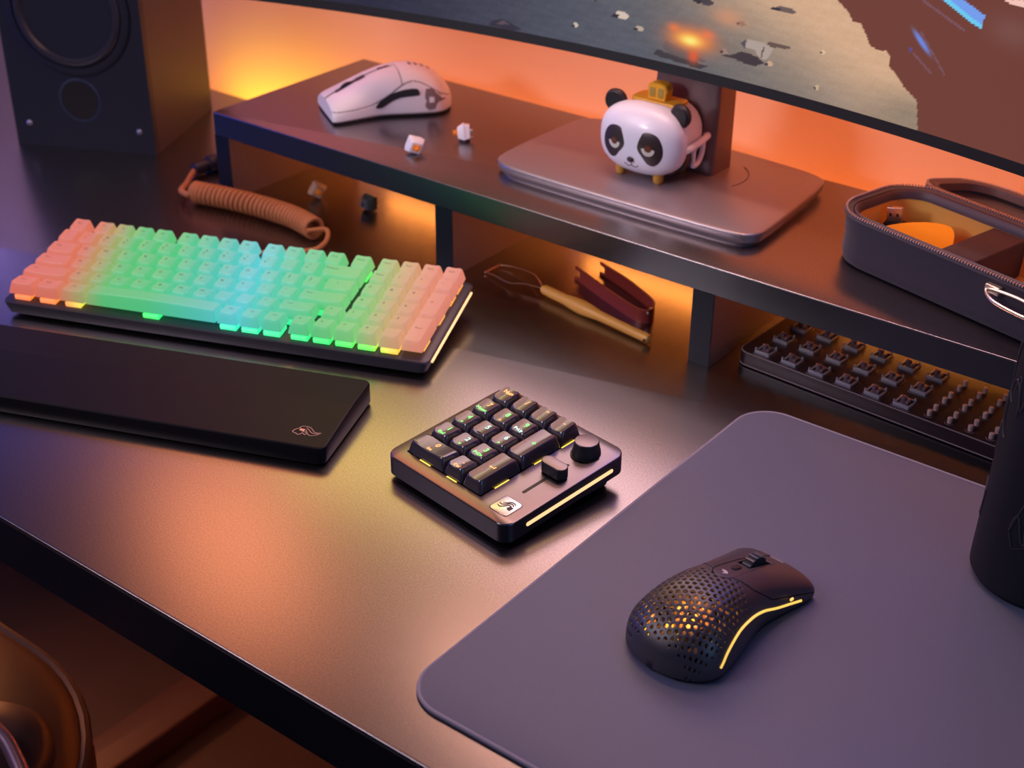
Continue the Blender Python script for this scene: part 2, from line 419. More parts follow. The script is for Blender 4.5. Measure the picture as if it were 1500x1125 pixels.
# padded top: sloping front panel, flat back panel meeting at a crease
yc = Y0+0.058
top = MB()
xa, xb = X0+.0016, X1-.0016; r_ = .0044
def arc(cx, cy, a0, a1, n=5): return [(cx+r_*math.cos(a0+(a1-a0)*i/n), cy+r_*math.sin(a0+(a1-a0)*i/n)) for i in range(n+1)]
pf = arc(xa+r_, Y0+.0016+r_, PI, 1.5*PI)+arc(xb-r_, Y0+.0016+r_, 1.5*PI, 2*PI)+[(xb, yc), (xa, yc)]
pb = [(xa, yc), (xb, yc)]+arc(xb-r_, Y1-.0016-r_, 0, PI/2)+arc(xa+r_, Y1-.0016-r_, PI/2, PI)
top.add([(x, y, wz(y)) for x, y in pf], [tuple(range(len(pf)))])
top.add([(x, y, wz(y)) for x, y in pb], [tuple(range(len(pb)))])
top.obj('padded_top', LEATHER, wr, 0)
# engraved emblem: long-haired head outline
def emblem(parent, cx, cy, sc, zf, m, r=0.00022, rot=0.0, name='emblem'):
    mb = MB(); cr, sr = math.cos(rot), math.sin(rot)
    curves = [
        [(-1.9, .35), (-2.2, -.1), (-2.25, -.6), (-1.6, -.85), (-1.1, -1.1), (-.8, -.9), (-.6, -.5), (-.3, -.75), (.2, -.85)],
        [(-1.9, .35), (-1.6, .5), (-1.3, 1.15), (-.5, 1.3), (.3, 1.1), (.9, .5), (1.5, .05), (2.4, .15)],
        [(2.4, .15), (2.0, -.45), (1.3, -.85), (.6, -.8), (.1, -.2), (-.3, .4)],
        [(-.4, .95), (.2, .5), (.7, 0), (1.3, -.25), (2.0, -.15)],
        [(-.7, -.3), (-.3, -.1), (0, -.4), (.3, -.6)]]
    for c in curves:
        P = catmull([(p[0]*sc, p[1]*sc, 0) for p in c], 6)
        mb.tube([(cx+p.x*cr-p.y*sr, cy+p.x*sr+p.y*cr, zf(cx+p.x*cr-p.y*sr, cy+p.x*sr+p.y*cr)) for p in P], r, 6)
    q = [(-1.35, .55), (-.45, .5), (-.5, -.15), (-1.3, 0.0)]
    q = [(cx+(a*cr-b*sr)*sc, cy+(a*sr+b*cr)*sc) for a, b in q]
    mb.add([(a, b, zf(a, b)+r*.6) for a, b in q], [(0, 3, 2, 1), (0, 1, 2, 3)][:1] if False else [(3, 2, 1, 0)])
    return mb.obj(name, m, parent, 0)
COPPER = mat('copper_print', (0.75, 0.42, 0.30, 1), 0.4, 0.2, emis=(0, 0, 0, 1))
emblem(wr, X1-0.0200, Y0+0.0175, 0.0044, lambda x, y: wz(y)+.0001, COPPER, 0.00028, name='emblem')

# ================================================================== NUMPAD
NPA = math.radians(-9.0373); NT = math.radians(4.5)
np_ = thing('number_pad', 'small black number pad with a knob, a slider and glowing legends', 'numpad', (-0.56977, 0.71694, 0), (0, 0, NPA))
def nz(y): return 0.0195+(y+0.090)*math.tan(NT)
NX0, NX1, NY0, NY1 = -0.0125, 0.1105, -0.0895, 0.0250
KX, KYt = -0.0023, 0.0172     # key block origin (left, back)
ccx, ccy, cw, ch = (NX0+NX1)/2, (NY0+NY1)/2, NX1-NX0, NY1-NY0
kcx, kcy, kw, kh = KX+2*U, KYt-2.5*U, 4*U+.0006, 5*U+.0006
def nr(ring, off): return [(x, y, nz(y)+off) for x, y, _ in ring]
nn = 8
R = [nr(rr(ccx, ccy, cw-0.004, ch-0.004, 0.008, 0, nn), -0.0165), nr(rr(ccx, ccy, cw, ch, 0.009, 0, nn), -0.0145), nr(rr(ccx, ccy, cw, ch, 0.009, 0, nn), -0.0010)]
MB().loft(R, True, False).obj('case', mat('shaded_case_side', (.055, .048, .062, 1), .38, .8), np_)  # side colour darkened to stand for the dark surroundings it reflects
R = [nr(rr(ccx, ccy, cw, ch, 0.009, 0, nn), -0.0010), nr(rr(ccx, ccy, cw-.0006, ch-.0006, 0.009, 0, nn), -0.0003), nr(rr(ccx, ccy, cw-.002, ch-.002, 0.008, 0, nn), 0.0),
     nr(rr(kcx, kcy, kw, kh, 0.0012, 0, nn), 0.0), nr(rr(kcx, kcy, kw, kh, 0.0012, 0, nn), -0.004)]
MB().loft(R, False, False).obj('top_frame', CASE, np_, label='satin metallic top frame around the keys')
MB().add(nr(rr(kcx, kcy, kw, kh, .0012, 0, nn), -0.0039), [tuple(range(4*(nn+1)))]).obj('switch_plate', WELL, np_, 0)
R = [[(x, y, 0.0035) for x, y, _ in rr(ccx, ccy+.001, cw-0.014, ch-0.016, 0.008, 0, nn)], nr(rr(ccx, ccy+.001, cw-0.012, ch-0.014, 0.008, 0, nn), -0.0160)]
MB().loft(R).obj('under_base', RUBBER, np_)
for fx in (0.01, 0.088):
    MB().box(fx-.009, fx+.009, -.078, -.068, 0, .0045, .001).obj('foot', RUBBER, np_)
    MB().box(fx-.009, fx+.009, 0.008, .018, 0, .0125, .001).obj('foot', RUBBER, np_)
nprof = [(0.0098, 0.10), (0.0092, 0.05), (0.0086, 0.0), (0.0084, -0.05), (0.0086, -0.11)]
nk = [('Num', None, 0, 0, 1, 1, 'O', 'O'), ('/', None, 1, 0, 1, 1, 'O', 'O'), ('*', None, 2, 0, 1, 1, 'O', 'O'), ('-', None, 3, 0, 1, 1, 'O', 'O'),
      ('7', 'Home', 0, 1, 1, 1, 'O', 'G'), ('8', 'up', 1, 1, 1, 1, 'G', 'O'), ('9', 'PgUp', 2, 1, 1, 1, 'G', 'C'), ('+', None, 3, 1, 1, 2, 'G', 'C'),
      ('4', 'left', 0, 2, 1, 1, 'G', 'G'), ('5', 'bump', 1, 2, 1, 1, 'C', 'C'), ('6', 'right', 2, 2, 1, 1, 'C', 'G'),
      ('1', 'End', 0, 3, 1, 1, 'G', 'G'), ('2', 'down', 1, 3, 1, 1, 'C', 'G'), ('3', 'PgDn', 2, 3, 1, 1, 'G', 'G'), ('enter', None, 3, 3, 1, 2, 'O', 'O'),
      ('0', 'Ins', 0, 4, 2, 1, 'O', 'O'), ('.', 'Del', 2, 4, 1, 1, 'O', 'O')]
GM = {'O': GLOWO, 'G': GLOWG, 'C': GLOWC}
for (s, sub, cx_, ry, wu, du, c1, c2) in nk:
    hh, tl = nprof[ry]
    if du == 2: hh, tl = 0.0092, 0.0
    args = (wu, du, hh, tl, 0.0014, 0.0008)
    x = KX+(cx_+wu/2)*U; y = KYt-(ry+du/2)*U
    cap = keycap(*args, CAPB); cap.parent = np_; cap.location = (x, y, nz(y)+0.0004); cap.rotation_euler = (NT, 0, 0)
    W, D, zf = cap_top(*args)
    yy = 0.0030
    if s == 'enter':
        mb = MB(); P = [(-0.0005, .0022), (-.0005, .0009), (-.0032, .0009), (-.0032, .0016), (-.0048, .0004), (-.0032, -.0008), (-.0032, -.0001), (.0005, -.0001), (.0005, .0022)]
        P = [(px+.002, py+yy*.2) for px, py in P]
        mb.add([(px, py, zf(px, py)+.00015) for px, py in P], [tuple(reversed(range(9)))])
        mb.obj('legend', GLOWO, cap, 0)
    else:
        legend(cap, s, 0.0062 if len(s) == 1 else 0.0044, 0.0004, yy if du == 1 else 0.001, args, GM[c1], 0.00016)
    if sub in ('up', 'down', 'left', 'right'):
        a = {'up': PI/2, 'down': -PI/2, 'left': PI, 'right': 0}[sub]
        P = [(0.0013*math.cos(a+k*2*PI/3), -.0043+0.0013*math.sin(a+k*2*PI/3)) for k in range(3)]
        MB().add([(px, py, zf(px, py)+.00015) for px, py in P], [(0, 1, 2)]).obj('legend', GM[c2], cap, 0)
    elif sub == 'bump':
        MB().tube([(-.002, -.0052, zf(-.002, -.0052)), (.002, -.0052, zf(.002, -.0052))], .0004, 8).obj('home_bump', CAPB, cap)
    elif sub:
        legend(cap, sub, 0.0038, -0.0004, -0.0040, args, GM[c2], 0.00014)
def npslab(cx, cy, w, h, z0, z1, r, bt=.0005, n=8):
    mb = MB().slab(cx, cy, w, h, z0, z1, r, bt, 0, n); mb.v = [(x, y, z+nz(y)) for x, y, z in mb.v]; return mb
for (gx, gy, gw, gh) in ((KX+1.05*U, KYt-5*U-.0004, .011, .0009), (KX+2.5*U, KYt-5*U-.0004, .010, .0009), (KX+4*U+.0004, KYt-4.0*U, .0009, .013),
                         (KX+4*U+.0004, KYt-2.1*U, .0009, .012), (KX+4*U+.0004, KYt-0.7*U, .0009, .013), (KX+1.02*U, KYt-1.0*U, .006, .002)):
    npslab(gx, gy, gw, gh, -0.0030, 0.0003, .0003, .0001, 2).obj('key_backlight', GAPLED, np_)
# knob
kz = nz(0.004)
knob = MB().lathe([(0.0098, -0.0005), (0.0101, 0.001), (0.0098, 0.0035), (0.0090, 0.0065), (0.0087, 0.0085), (0.0086, 0.0100), (0.0082, 0.0104), (0.0, 0.0104)], 64, (0.0915, 0.0042, kz))
kb_ = knob.obj('knob', KNOBS, np_)
MB().lathe([(0.0084, 0.0103), (0.0082, 0.0107), (0.0078, 0.0108), (0.0001, 0.0108)], 64, (0.0915, 0.0042, kz)).obj('knob_top', KNOB, kb_)
MB().lathe([(0.0112, -0.0001), (0.0112, 0.00015), (0.0, 0.00015)], 48, (0.0915, 0.0042, kz)).obj('knob_recess', WELL, np_)
# slider
npslab(0.0915, -0.0345, 0.0026, 0.0435, -0.0002, 0.00012, 0.0013, 0, 8).obj('slider_slot', WELL, np_)
sy = -0.0275
mb = npslab(0.0925, sy, 0.0215, 0.0095, 0.0015, 0.0092, 0.00474, .0004, 10); mb.v = [(x, y, z) for x, y, z in mb.v]
sl = mb.obj('slider', KNOBS, np_)
npslab(0.0925, sy, 0.0207, 0.0087, 0.0090, 0.0094, 0.0043, .0002, 10).obj('slider_top', KNOB, sl)
npslab(0.0915, sy, 0.004, 0.006, 0.0, 0.0018, 0.001, 0).obj('slider_post', WELL, sl)
# badge with flowing-hair mark
bx, by = 0.0940, -0.0735
npslab(bx, by, 0.0172, 0.0172, -.0001, 0.0002, 0.0032, .0001).obj('badge_surround', INK, np_)
bd = npslab(bx, by, 0.0164, 0.0164, 0, 0.00035, 0.0029, .00015).obj('badge', SILVER, np_)
def ribbon(P, w, zf, ro=0, c=(0, 0)):
    P = catmull([(a, b, 0) for a, b in P], 6); n = len(P); L_ = []; R_ = []
    cr, sr = math.cos(ro), math.sin(ro)
    for i, p in enumerate(P):
        d = (P[min(i+1, n-1)]-P[max(i-1, 0)]); d.normalize(); q = w*math.sin(PI*min(1, (i+.6)/n*.9+.05))**.6
        a = (p.x-d.y*q, p.y+d.x*q); b = (p.x+d.y*q, p.y-d.x*q)
        f = lambda t: (c[0]+t[0]*cr-t[1]*sr, c[1]+t[0]*sr+t[1]*cr)
        L_.append(f(a)); R_.append(f(b))
    V = [(a, b, zf(a, b)) for a, b in L_+R_]
    return V, [(i, n+i, n+i+1, i+1) for i in range(n-1)]
mk = MB(); zb = lambda x, y: nz(y)+.00042
for P, w_ in (([(-4.6, 2.6), (-3.4, 1.0), (-1.2, .9), (1.2, 1.2), (2.9, .2), (3.3, -1.8)], .55), ([(-5.6, .9), (-4.3, -.9), (-2.0, -.8), (.4, -.2), (1.8, -1.0), (2.3, -2.4)], .55), ([(-2.8, 2.6), (-.9, 2.1), (1.6, 2.4), (3.6, 1.3), (4.4, -.8)], .45)):
    mk.add(*ribbon([(a*.00122, b*.00122) for a, b in P], w_*.00112, zb, math.radians(40), (bx+.0003, by+.0012)))
q_ = [(.73*a-.68*b, .68*a+.73*b) for a, b in ((-.4, -2.2), (1.6, -1.4), (3.4, -3.0), (1.2, -5.2), (-.2, -4.0))]; mk.add([(bx+.0003+a*.00122, by+.0012+b*.00122, nz(by+.0012+b*.00122)+.00042) for a, b in q_], [(4, 3, 2, 1, 0)])
mk.obj('badge_mark', INK, bd, 0)
# right side light bar
mb = MB().slab(0, 0, 0.082, 0.0029, 0, 0.0009, 0.00144, .0002, 0, 8)
mb.xf(Matrix.Translation((NX1-0.0004, -0.030, nz(-0.030)-0.0078)) @ Matrix.Rotation(NT, 4, 'X') @ Matrix(((0, 0, 1, 0), (1, 0, 0, 0), (0, 1, 0, 0), (0, 0, 0, 1))))
mb.obj('light_bar', STRIP, np_)

# ================================================================== MICE
def spx(v, e): return math.copysign(abs(v)**e, v)
class Mouse:
    def __init__(s, L, W, H, e=2.5, waist=.12):
        s.L, s.e, s.waist = L, e, waist; s.W, s.H = W, H
    def w(s, t): return herm(t, s.W)*rnd(t, .20)+.0006
    def h(s, t): return herm(t, s.H)*rnd(t, .36, .42)+.0015
    def pt(s, t, th, ins=0.0):
        w = s.w(t)-ins; h = s.h(t)-ins
        if w < .0005: w = .0005
        if h < .0005: h = .0005
        x = w*spx(math.cos(th), 2/s.e); z = h*abs(math.sin(th))**(2/s.e)
        k = s.waist*math.exp(-((t-.58)/.24)**2)
        x *= 1-k*(1-z/h)**1.5
        y = (t-.5)*s.L
        return (x, y, z+0.0025)
def arcs(ms, ts, ths, ins=0.0):
    G = [[Vector(ms.pt(t, th, ins)) for th in ths] for t in ts]
    return G

# ---- black perforated mouse
BM = Mouse(0.1250, [(0, .0330), (.2, .0335), (.42, .0318), (.6, .0287), (.75, .0285), (.9, .0297), (.97, .0298), (1, .0285)],
           [(0, .0300), (.2, .0335), (.36, .0345), (.5, .0325), (.62, .0285), (.74, .0238), (.86, .0178), (.95, .0128), (1, .0098)], 2.45, .16)
bm = thing('perforated_mouse', 'black honeycomb-shell mouse glowing amber inside, on the mouse pad', 'computer mouse', (-0.3290, 0.6320, 0.0028), (0, 0, math.radians(-6.0)))
def build_perf():
    NT_, NA = 300, 260
    ts = [0.5-0.5*math.cos(PI*(i/NT_)**1.0) if False else (i/NT_)**1.25 if i < NT_*.5 else 0 for i in range(NT_+1)]
    ts = []
    for i in range(NT_+1):
        u = i/NT_; ts.append(u*u*(1.6-.6*u) if u < .0 else (u**1.5*0.35+u*0.65))
    ths = [PI*j/NA for j in range(NA+1)]
    G = arcs(BM, ts, ths)
    # signed arc length from the crown line
    A = []
    for row in G:
        mid = NA//2; a = [0]*(NA+1)
        for j in range(mid+1, NA+1): a[j] = a[j-1]-(row[j]-row[j-1]).length
        for j in range(mid-1, -1, -1): a[j] = a[j+1]+(row[j]-row[j+1]).length
        A.append(a)          # a>0 : right side (theta<90deg)
    mid_ = NA//2; S = [0.0]*(NT_+1)
    for i in range(1, NT_+1): S[i] = S[i-1]+(G[i][mid_]-G[i-1][mid_]).length
    i0 = min(range(NT_+1), key=lambda i: abs(G[i][mid_].y)); S = [v-S[i0] for v in S]
    P = 0.00445; HX = P*math.sqrt(3)/2
    def hole(y, a):
        """nearest lattice centre and radius there"""
        j = round(a/HX); best = None
        for jj in (j-1, j, j+1):
            off = P/2 if jj % 2 else 0
            i = round((y-off)/P); cy, ca = i*P+off, jj*HX
            d = (y-cy)**2+(a-ca)**2
            if best is None or d < best[0]: best = (d, cy, ca)
        d, cy, ca = best
        # extent of the perforated field
        yb = 0.0035-max(0, abs(ca)-.006)*.30+(-.0035 if abs(ca) < .009 else 0)
        f1 = (yb-cy)/.006; f2 = (cy-S[0]-.0155)/.010; f3 = (.0370-abs(ca)+(.0 if cy < -.02 else -(cy+.02)*.25))/.012
        if ca < 0: f3 += .3
        f = min(f1+.35, f2, f3)
        if f <= 0.12: return math.sqrt(d), 0, cy, ca
        return math.sqrt(d), 0.00132*min(1, .50+.50*f), cy, ca
    def region(y, a):
        sp = 0.0075 if y < .016 else .0075-(y-.016)*.05
        r_end = -0.0025
        # spine piece with rounded tail
        if y > r_end:
            wsp = sp if y > r_end+.0075 else math.sqrt(max(0, .0075**2-(.0075-(y-r_end))**2))
            if abs(a) < wsp: return 3
        side = 0.0285+(y-.01)*.10
        yb = 0.0030+max(0, abs(a)-.007)*.42+max(0, abs(a)-.020)*.9
        if y > yb and abs(a) < side: return 1 if a > 0 else 2
        return 0
    def wheelslot(y, a): return abs(a) < .0048 and .024 < y < .049
    V = []; n = NA+1
    for i, row in enumerate(G):
        for j, p in enumerate(row):
            q = p.copy()
            if 0 < i < NT_ and 0 < j < NA:
                y, a = p.y, A[i][j]
                d, r, cy, ca = hole(S[i], a)
                if r > 0 and abs(d-r) < .00024 and region(y, a) == 0:
                    k = (r-d)/max(d, 1e-6)
                    gy = (S[i]-cy)*k; ga = (a-ca)*k
                    tj = (row[j-1]-row[j+1]).normalized()   # direction of growing a
                    ti = (G[i+1][j]-G[i-1][j]).normalized()
                    q = p+ti*gy+tj*ga
            V.append(q)
    F = {0: [], 1: [], 2: [], 3: []}
    for i in range(NT_):
        for j in range(NA):
            y = (G[i][j].y+G[i+1][j].y)/2; a = (A[i][j]+A[i][j+1]+A[i+1][j]+A[i+1][j+1])/4
            rg = {region(G[i+u][j+v].y, A[i+u][j+v]) for u in (0, 1) for v in (0, 1)}
            if len(rg) > 1: continue
            rg = rg.pop()
            if rg == 0:
                d, r, _, _ = hole((S[i]+S[i+1])/2, a)
                if r > 0 and d < r: continue
            else:
                if wheelslot(y, a): continue
            if rg == 3 and y > .060: continue
            F[rg].append((i*n+j, (i+1)*n+j, (i+1)*n+j+1, i*n+j+1))
    out = {}
    names = {0: 'perforated_shell', 1: 'right_button', 2: 'left_button', 3: 'spine_panel'}
    for rg, fs in F.items():
        used = sorted({v for f in fs for v in f}); mp = {v: k for k, v in enumerate(used)}
        mb = MB(); lift = 0.0004 if rg in (1, 2) else 0
        mb.v = [(V[v].x, V[v].y, V[v].z+lift) for v in used]; mb.f = [tuple(mp[v] for v in f) for f in fs]
        o = mb.obj(names[rg], MOUSEB, bm, 60)
        md = o.modifiers.new('wall', 'SOLIDIFY'); md.thickness = 0.0011; md.offset = -1
        out[rg] = o
    # flat nose cap
    last = [tuple(p) for p in G[-1]]
    MB().add(last+[(p[0]*.985, p[1]-.004, max(.0025, p[2]-.001)) for p in last], [tuple(range(n))]+[(j, n+j, n+j+1, j+1) for j in range(n-1)]).obj('nose_panel', MOUSEB, bm, 40)
    return G, A
GB, AB = build_perf()
def on_mouse(ms, y, frac, ins=0.0):
    """point on the shell: frac -1..1 across from right skirt (-) via crown to left skirt"""
    t = y/ms.L+.5; return Vector(ms.pt(min(max(t, 0), 1), PI*(frac*.5+.5), ins))
# base and internals
ring = [BM.pt(t, 0) for t in [i/40 for i in range(41)]]+[BM.pt(t, PI) for t in [1-i/40 for i in range(41)]]
mb = MB(); n = len(ring)
mb.loft([[(p[0]*.97, p[1]*.985, 0.0004) for p in ring], [(p[0]*.985, p[1]*.99, 0.0026) for p in ring], [(p[0]*.98, p[1]*.985, .0034) for p in ring]])
mb.obj('base_plate', MOUSEIN, bm, 40)
inn = MB()
R = []
for i in range(24):
    t = .52+.46*i/23
    R.append([BM.pt(t, PI*j/20, .0018+.0005) for j in range(21)]+[(BM.pt(t, PI, .003)[0]*.8, (t-.5)*BM.L, .003), (BM.pt(t, 0, .003)[0]*.8, (t-.5)*BM.L, .003)])
inn.loft(R); inn.obj('inner_frame', MOUSEIN, bm, 40)
MB().box(-.020, .020, -.045, .006, .0035, .012, .003).obj('battery_tray', MOUSEIN, bm)
AMB = mat('amber_core_light', (1, .6, .2, 1), .5, emis=srgb(255, 190, 60), es=1.5)
random.seed(3)
for (lx, ly, lz, lw, lh) in ((.003, -.030, .0150, .009, .004), (-.011, -.020, .016, .003, .008), (.012, -.022, .013, .004, .004), (-.016, -.046, .012, .007, .006), (.010, -.036, .013, .004, .005), (-.002, -.020, .014, .003, .003), (.002, -.040, .013, .003, .003), (-.008, -.036, .014, .004, .003)):
    MB().box(lx-lw/2, lx+lw/2, ly-lh/2, ly+lh/2, lz-.002, lz+.002, .0008).obj('core_light', AMB, bm)
CORE = mat('mouse_core_plastic', (0.65, 0.34, 0.15, 1), 0.4)
for k in range(30):
    lx, ly = random.uniform(-.022, .022), random.uniform(-.05, .004)
    MB().box(lx-.003, lx+.003, ly-.003, ly+.003, .011, .012+random.uniform(.002, .010), .0006).obj('core_component', CORE, bm)
def led(name, par, loc, col, power, r=.002):
    l = bpy.data.lights.new(name, 'POINT'); l.color = col; l.energy = power; l.shadow_soft_size = r
    o = bpy.data.objects.new(name, l); C.objects.link(o); o.parent = par; o.location = loc; return o
led('mouse_led', bm, (.004, -.030, .0235), (1, .50, .10), .012)
led('mouse_led', bm, (-.014, -.040, .0200), (1, .50, .10), .005)
# wheel, dpi button, mark, side light line, skates
wh = MB().lathe([(.0085, -.0034), (.0112, -.0030), (.0116, -.0012), (.0116, .0012), (.0112, .0030), (.0085, .0034)], 40, (0, .0345, .0190), 'x')
who = wh.obj('scroll_wheel', RUBBER, bm)
rb = MB()
for k in range(20):
    a = 2*PI*k/20; c_, s__ = math.cos(a), math.sin(a)
    v = []
    for (x, r, w_) in ((-.0030, .0108, .0006), (.0030, .0108, .0006)):
        for rr_ in (r, r+.0013):
            for sg in (-1, 1): v.append((x, 0.0345+c_*rr_-s__*sg*w_, .0190+s__*rr_+c_*sg*w_))
    rb.add(v, [(0, 1, 3, 2), (4, 6, 7, 5), (0, 4, 5, 1), (2, 3, 7, 6), (0, 2, 6, 4), (1, 5, 7, 3)])
WRIB = mat('wheel_rib_rubber', (0.12, 0.125, 0.15, 1), .4); rb.obj('wheel_ribs', WRIB, who, 0)
c = on_mouse(BM, .0165, 0)
mb = MB().slab(0, 0, .0042, .0085, -.001, .0007, .0021, .0003, 0, 8); mb.xf(Matrix.Translation(c) @ Matrix.Rotation(math.radians(-17), 4, 'X')); mb.obj('dpi_button', INK, bm)
MARK = mat('pale_mark', (0.75, 0.70, 0.74, 1), .35)
def crown(ms, x, y):
    t = y/ms.L+.5; h = ms.h(t); w = ms.w(t)
    return h*(1-min(.999, abs(x)/w)**ms.e)**(1/ms.e)+.0025
mk = MB()
for P in ([(-2.6, 1.5), (-1.0, 1.9), (.6, 1.2), (1.7, .5), (2.3, -.8)], [(-2.0, .3), (-.6, .8), (.5, .1), (1.0, -1.2), (.2, -2.2)]):
    mk.add(*ribbon([(a*.001, b*.001) for a, b in P], .0007, lambda x, y: crown(BM, x, y)+.00025, 0, (0, .0040)))
mk.obj('mark', MARK, bm, 0)
def side_line(ms, K, r, m, par, sgn, name):
    P = []
    for p in catmull([(a, b, 0) for a, b in K], 10):
        y, z = p.x, p.y; t = y/ms.L+.5; h = ms.h(t)
        th = math.asin(min(.999, max(0, (z-.0025)/h)**(ms.e/2)))
        if sgn < 0: th = PI-th
        P.append(Vector(ms.pt(t, th)))
    return MB().tube(P, r, 8).obj(name, m, par)
side_line(BM, [(-.0410, .0092), (-.0330, .0160), (-.0190, .0212), (-.004, .0208), (.010, .0168), (.026, .0108), (.047, .0060)], .00085, STRIPY, bm, 1, 'light_line')
side_line(BM, [(-.0410, .0092), (-.0330, .0160), (-.0190, .0212), (-.004, .0208), (.010, .0168), (.026, .0108), (.047, .0060)], .00085, STRIPY, bm, -1, 'light_line')
MB().box(.0287, .0300, .034, .0368, .0128, .0142, .0003).obj('status_light', STRIPY, bm)

# ---- white mouse on the riser
WM = Mouse(0.126, [(0, .0330), (.2, .0335), (.42, .0316), (.6, .0290), (.75, .0292), (.9, .0306), (.97, .0308), (1, .0290)],
           [(0, .0330), (.2, .0375), (.38, .0390), (.52, .0375), (.64, .0335), (.76, .0275), (.88, .0205), (.96, .0158), (1, .0125)], 2.6, .14)
wm = thing('white_mouse', 'white wireless mouse with black side buttons, at the left end of the riser', 'computer mouse', (-0.9420, 1.0220, RZ), (0, 0, math.radians(238-90)))
def build_white():
    NT_, NA = 150, 120
    ts = [(i/NT_)**1.5*.35+(i/NT_)*.65 for i in range(NT_+1)]; ths = [PI*j/NA for j in range(NA+1)]
    G = arcs(WM, ts, ths); n = NA+1
    def zl(y): return .0115+.0215*math.exp(-((y+.018)/.028)**2)
    def region(p):
        x, y, z = p
        if y > -.004 and abs(x) < .0008+(0 if y < .03 else .0): return 9
        if z > zl(y) and y > -.008: return 1 if x > 0 else 2
        if z > zl(y): return 3
        return 0
    F = {0: [], 1: [], 2: [], 3: []}
    for i in range(NT_):
        for j in range(NA):
            rg = {region(G[i+u][j+v]) for u in (0, 1) for v in (0, 1)}
            if len(rg) > 1 or 9 in rg: continue
            rg = rg.pop(); c = G[i][j]
            if rg in (1, 2) and abs(c.x) < .0042 and .022 < c.y < .052: continue
            F[rg].append((i*n+j, (i+1)*n+j, (i+1)*n+j+1, i*n+j+1))
    names = {0: 'side_shell', 1: 'right_button', 2: 'left_button', 3: 'palm_shell'}
    for rg, fs in F.items():
        used = sorted({v for f in fs for v in f}); mp = {v: k for k, v in enumerate(used)}
        V = [p for r in G for p in r]
        mb = MB(); mb.v = [tuple(V[v]) for v in used]; mb.f = [tuple(mp[v] for v in f) for f in fs]
        o = mb.obj(names[rg], MOUSEW, wm, 60); md = o.modifiers.new('wall', 'SOLIDIFY'); md.thickness = .0012; md.offset = -1
    R = [[WM.pt(t, PI*j/30, .0007) for j in range(31)] for t in [.01+.975*i/40 for i in range(41)]]
    MB().loft(R).obj('inner_shell', MOUSEIN, wm, 50)
    last = [tuple(p) for p in G[-1]]
    MB().add(last, [tuple(range(n))]).obj('nose_panel', MOUSEW, wm, 0)
build_white()
mb = MB().loft([[(p[0]*.97, p[1]*.985, 0.0) for p in [WM.pt(i/40, 0) for i in range(41)]+[WM.pt(1-i/40, PI) for i in range(41)]], [(p[0]*.985, p[1]*.99, .0032) for p in [WM.pt(i/40, 0) for i in range(41)]+[WM.pt(1-i/40, PI) for i in range(41)]]])
mb.obj('base_plate', MOUSEIN, wm, 40)
MB().lathe([(.0085, -.0030), (.0112, -.0026), (.0117, 0), (.0112, .0026), (.0085, .0030)], 36, (0, .0370, .0190), 'x').obj('scroll_wheel', RUBBER, wm)
c = on_mouse(WM, .004, 0)
mb = MB().slab(0, 0, .0030, .0115, -.001, .0005, .0013, .0002); mb.xf(Matrix.Translation(c) @ Matrix.Rotation(math.radians(-10), 4, 'X')); mb.obj('dpi_button', INK, wm)
def side_patch(ms, outline, off, m, par, sgn, name):
    n = len(outline); cx = sum(a for a, b in outline)/n; cz = sum(b for a, b in outline)/n; R = []
    for s in (1, .75, .5, .25, .03):
        ring = []
        for a, b in outline:
            y, z = cx+(a-cx)*s, cz+(b-cz)*s; t = y/ms.L+.5; h = ms.h(t)
            th = math.asin(min(.999, max(0, (z-.0025)/h)**(ms.e/2))); th = th if sgn > 0 else PI-th
            p = Vector(ms.pt(t, th, -off)); p.z = z+off*.3; ring.append(tuple(p))
        R.append(ring)
    return MB().loft(R, False, True).obj(name, m, par, 60)
# side buttons: long black bean on the left flank
up = [(.018, .0140), (.012, .0190), (.003, .0235), (-.008, .0262), (-.018, .0268), (-.0225, .0252)]
lo = [(-.0225, .0205), (-.014, .0208), (-.004, .0190), (.006, .0150), (.013, .0105), (.019, .0105)]
o = side_patch(WM, [(p.x, p.y) for p in catmull([(a, b, 0) for a, b in up+lo], 4, True)], .0010, INK, wm, -1, 'side_buttons')
GREYP = mat('grey_print', (0.20, 0.15, 0.15, 1), .6)
side_patch(WM, [(-.030, .0255), (-.037, .0255), (-.044, .0200), (-.0505, .0135), (-.046, .0130), (-.040, .0110), (-.038, .0060), (-.032, .0050), (-.0285, .0080), (-.0285, .020)], .0003, GREYP, wm, -1, 'emblem')
side_patch(WM, [(-.0325, .0180), (-.0375, .0175), (-.0372, .0125), (-.0322, .0125)], .0005, MOUSEW, wm, -1, 'emblem_window')
side_patch(WM, [(-.0395, .0215), (-.0405, .0220), (-.0480, .0150), (-.0462, .0150)], .0005, MOUSEW, wm, -1, 'emblem_stripe')
for k in range(4):
    c = on_mouse(WM, -.0225-.0062*k, .0)
    mb = MB().slab(0, 0, .0075, .0028, -.0008, .0003, .0012, .0001); mb.xf(Matrix.Translation(c) @ Matrix.Rotation(math.radians(8+k*4), 4, 'X')); mb.obj('vent_slot', GREYP, wm)

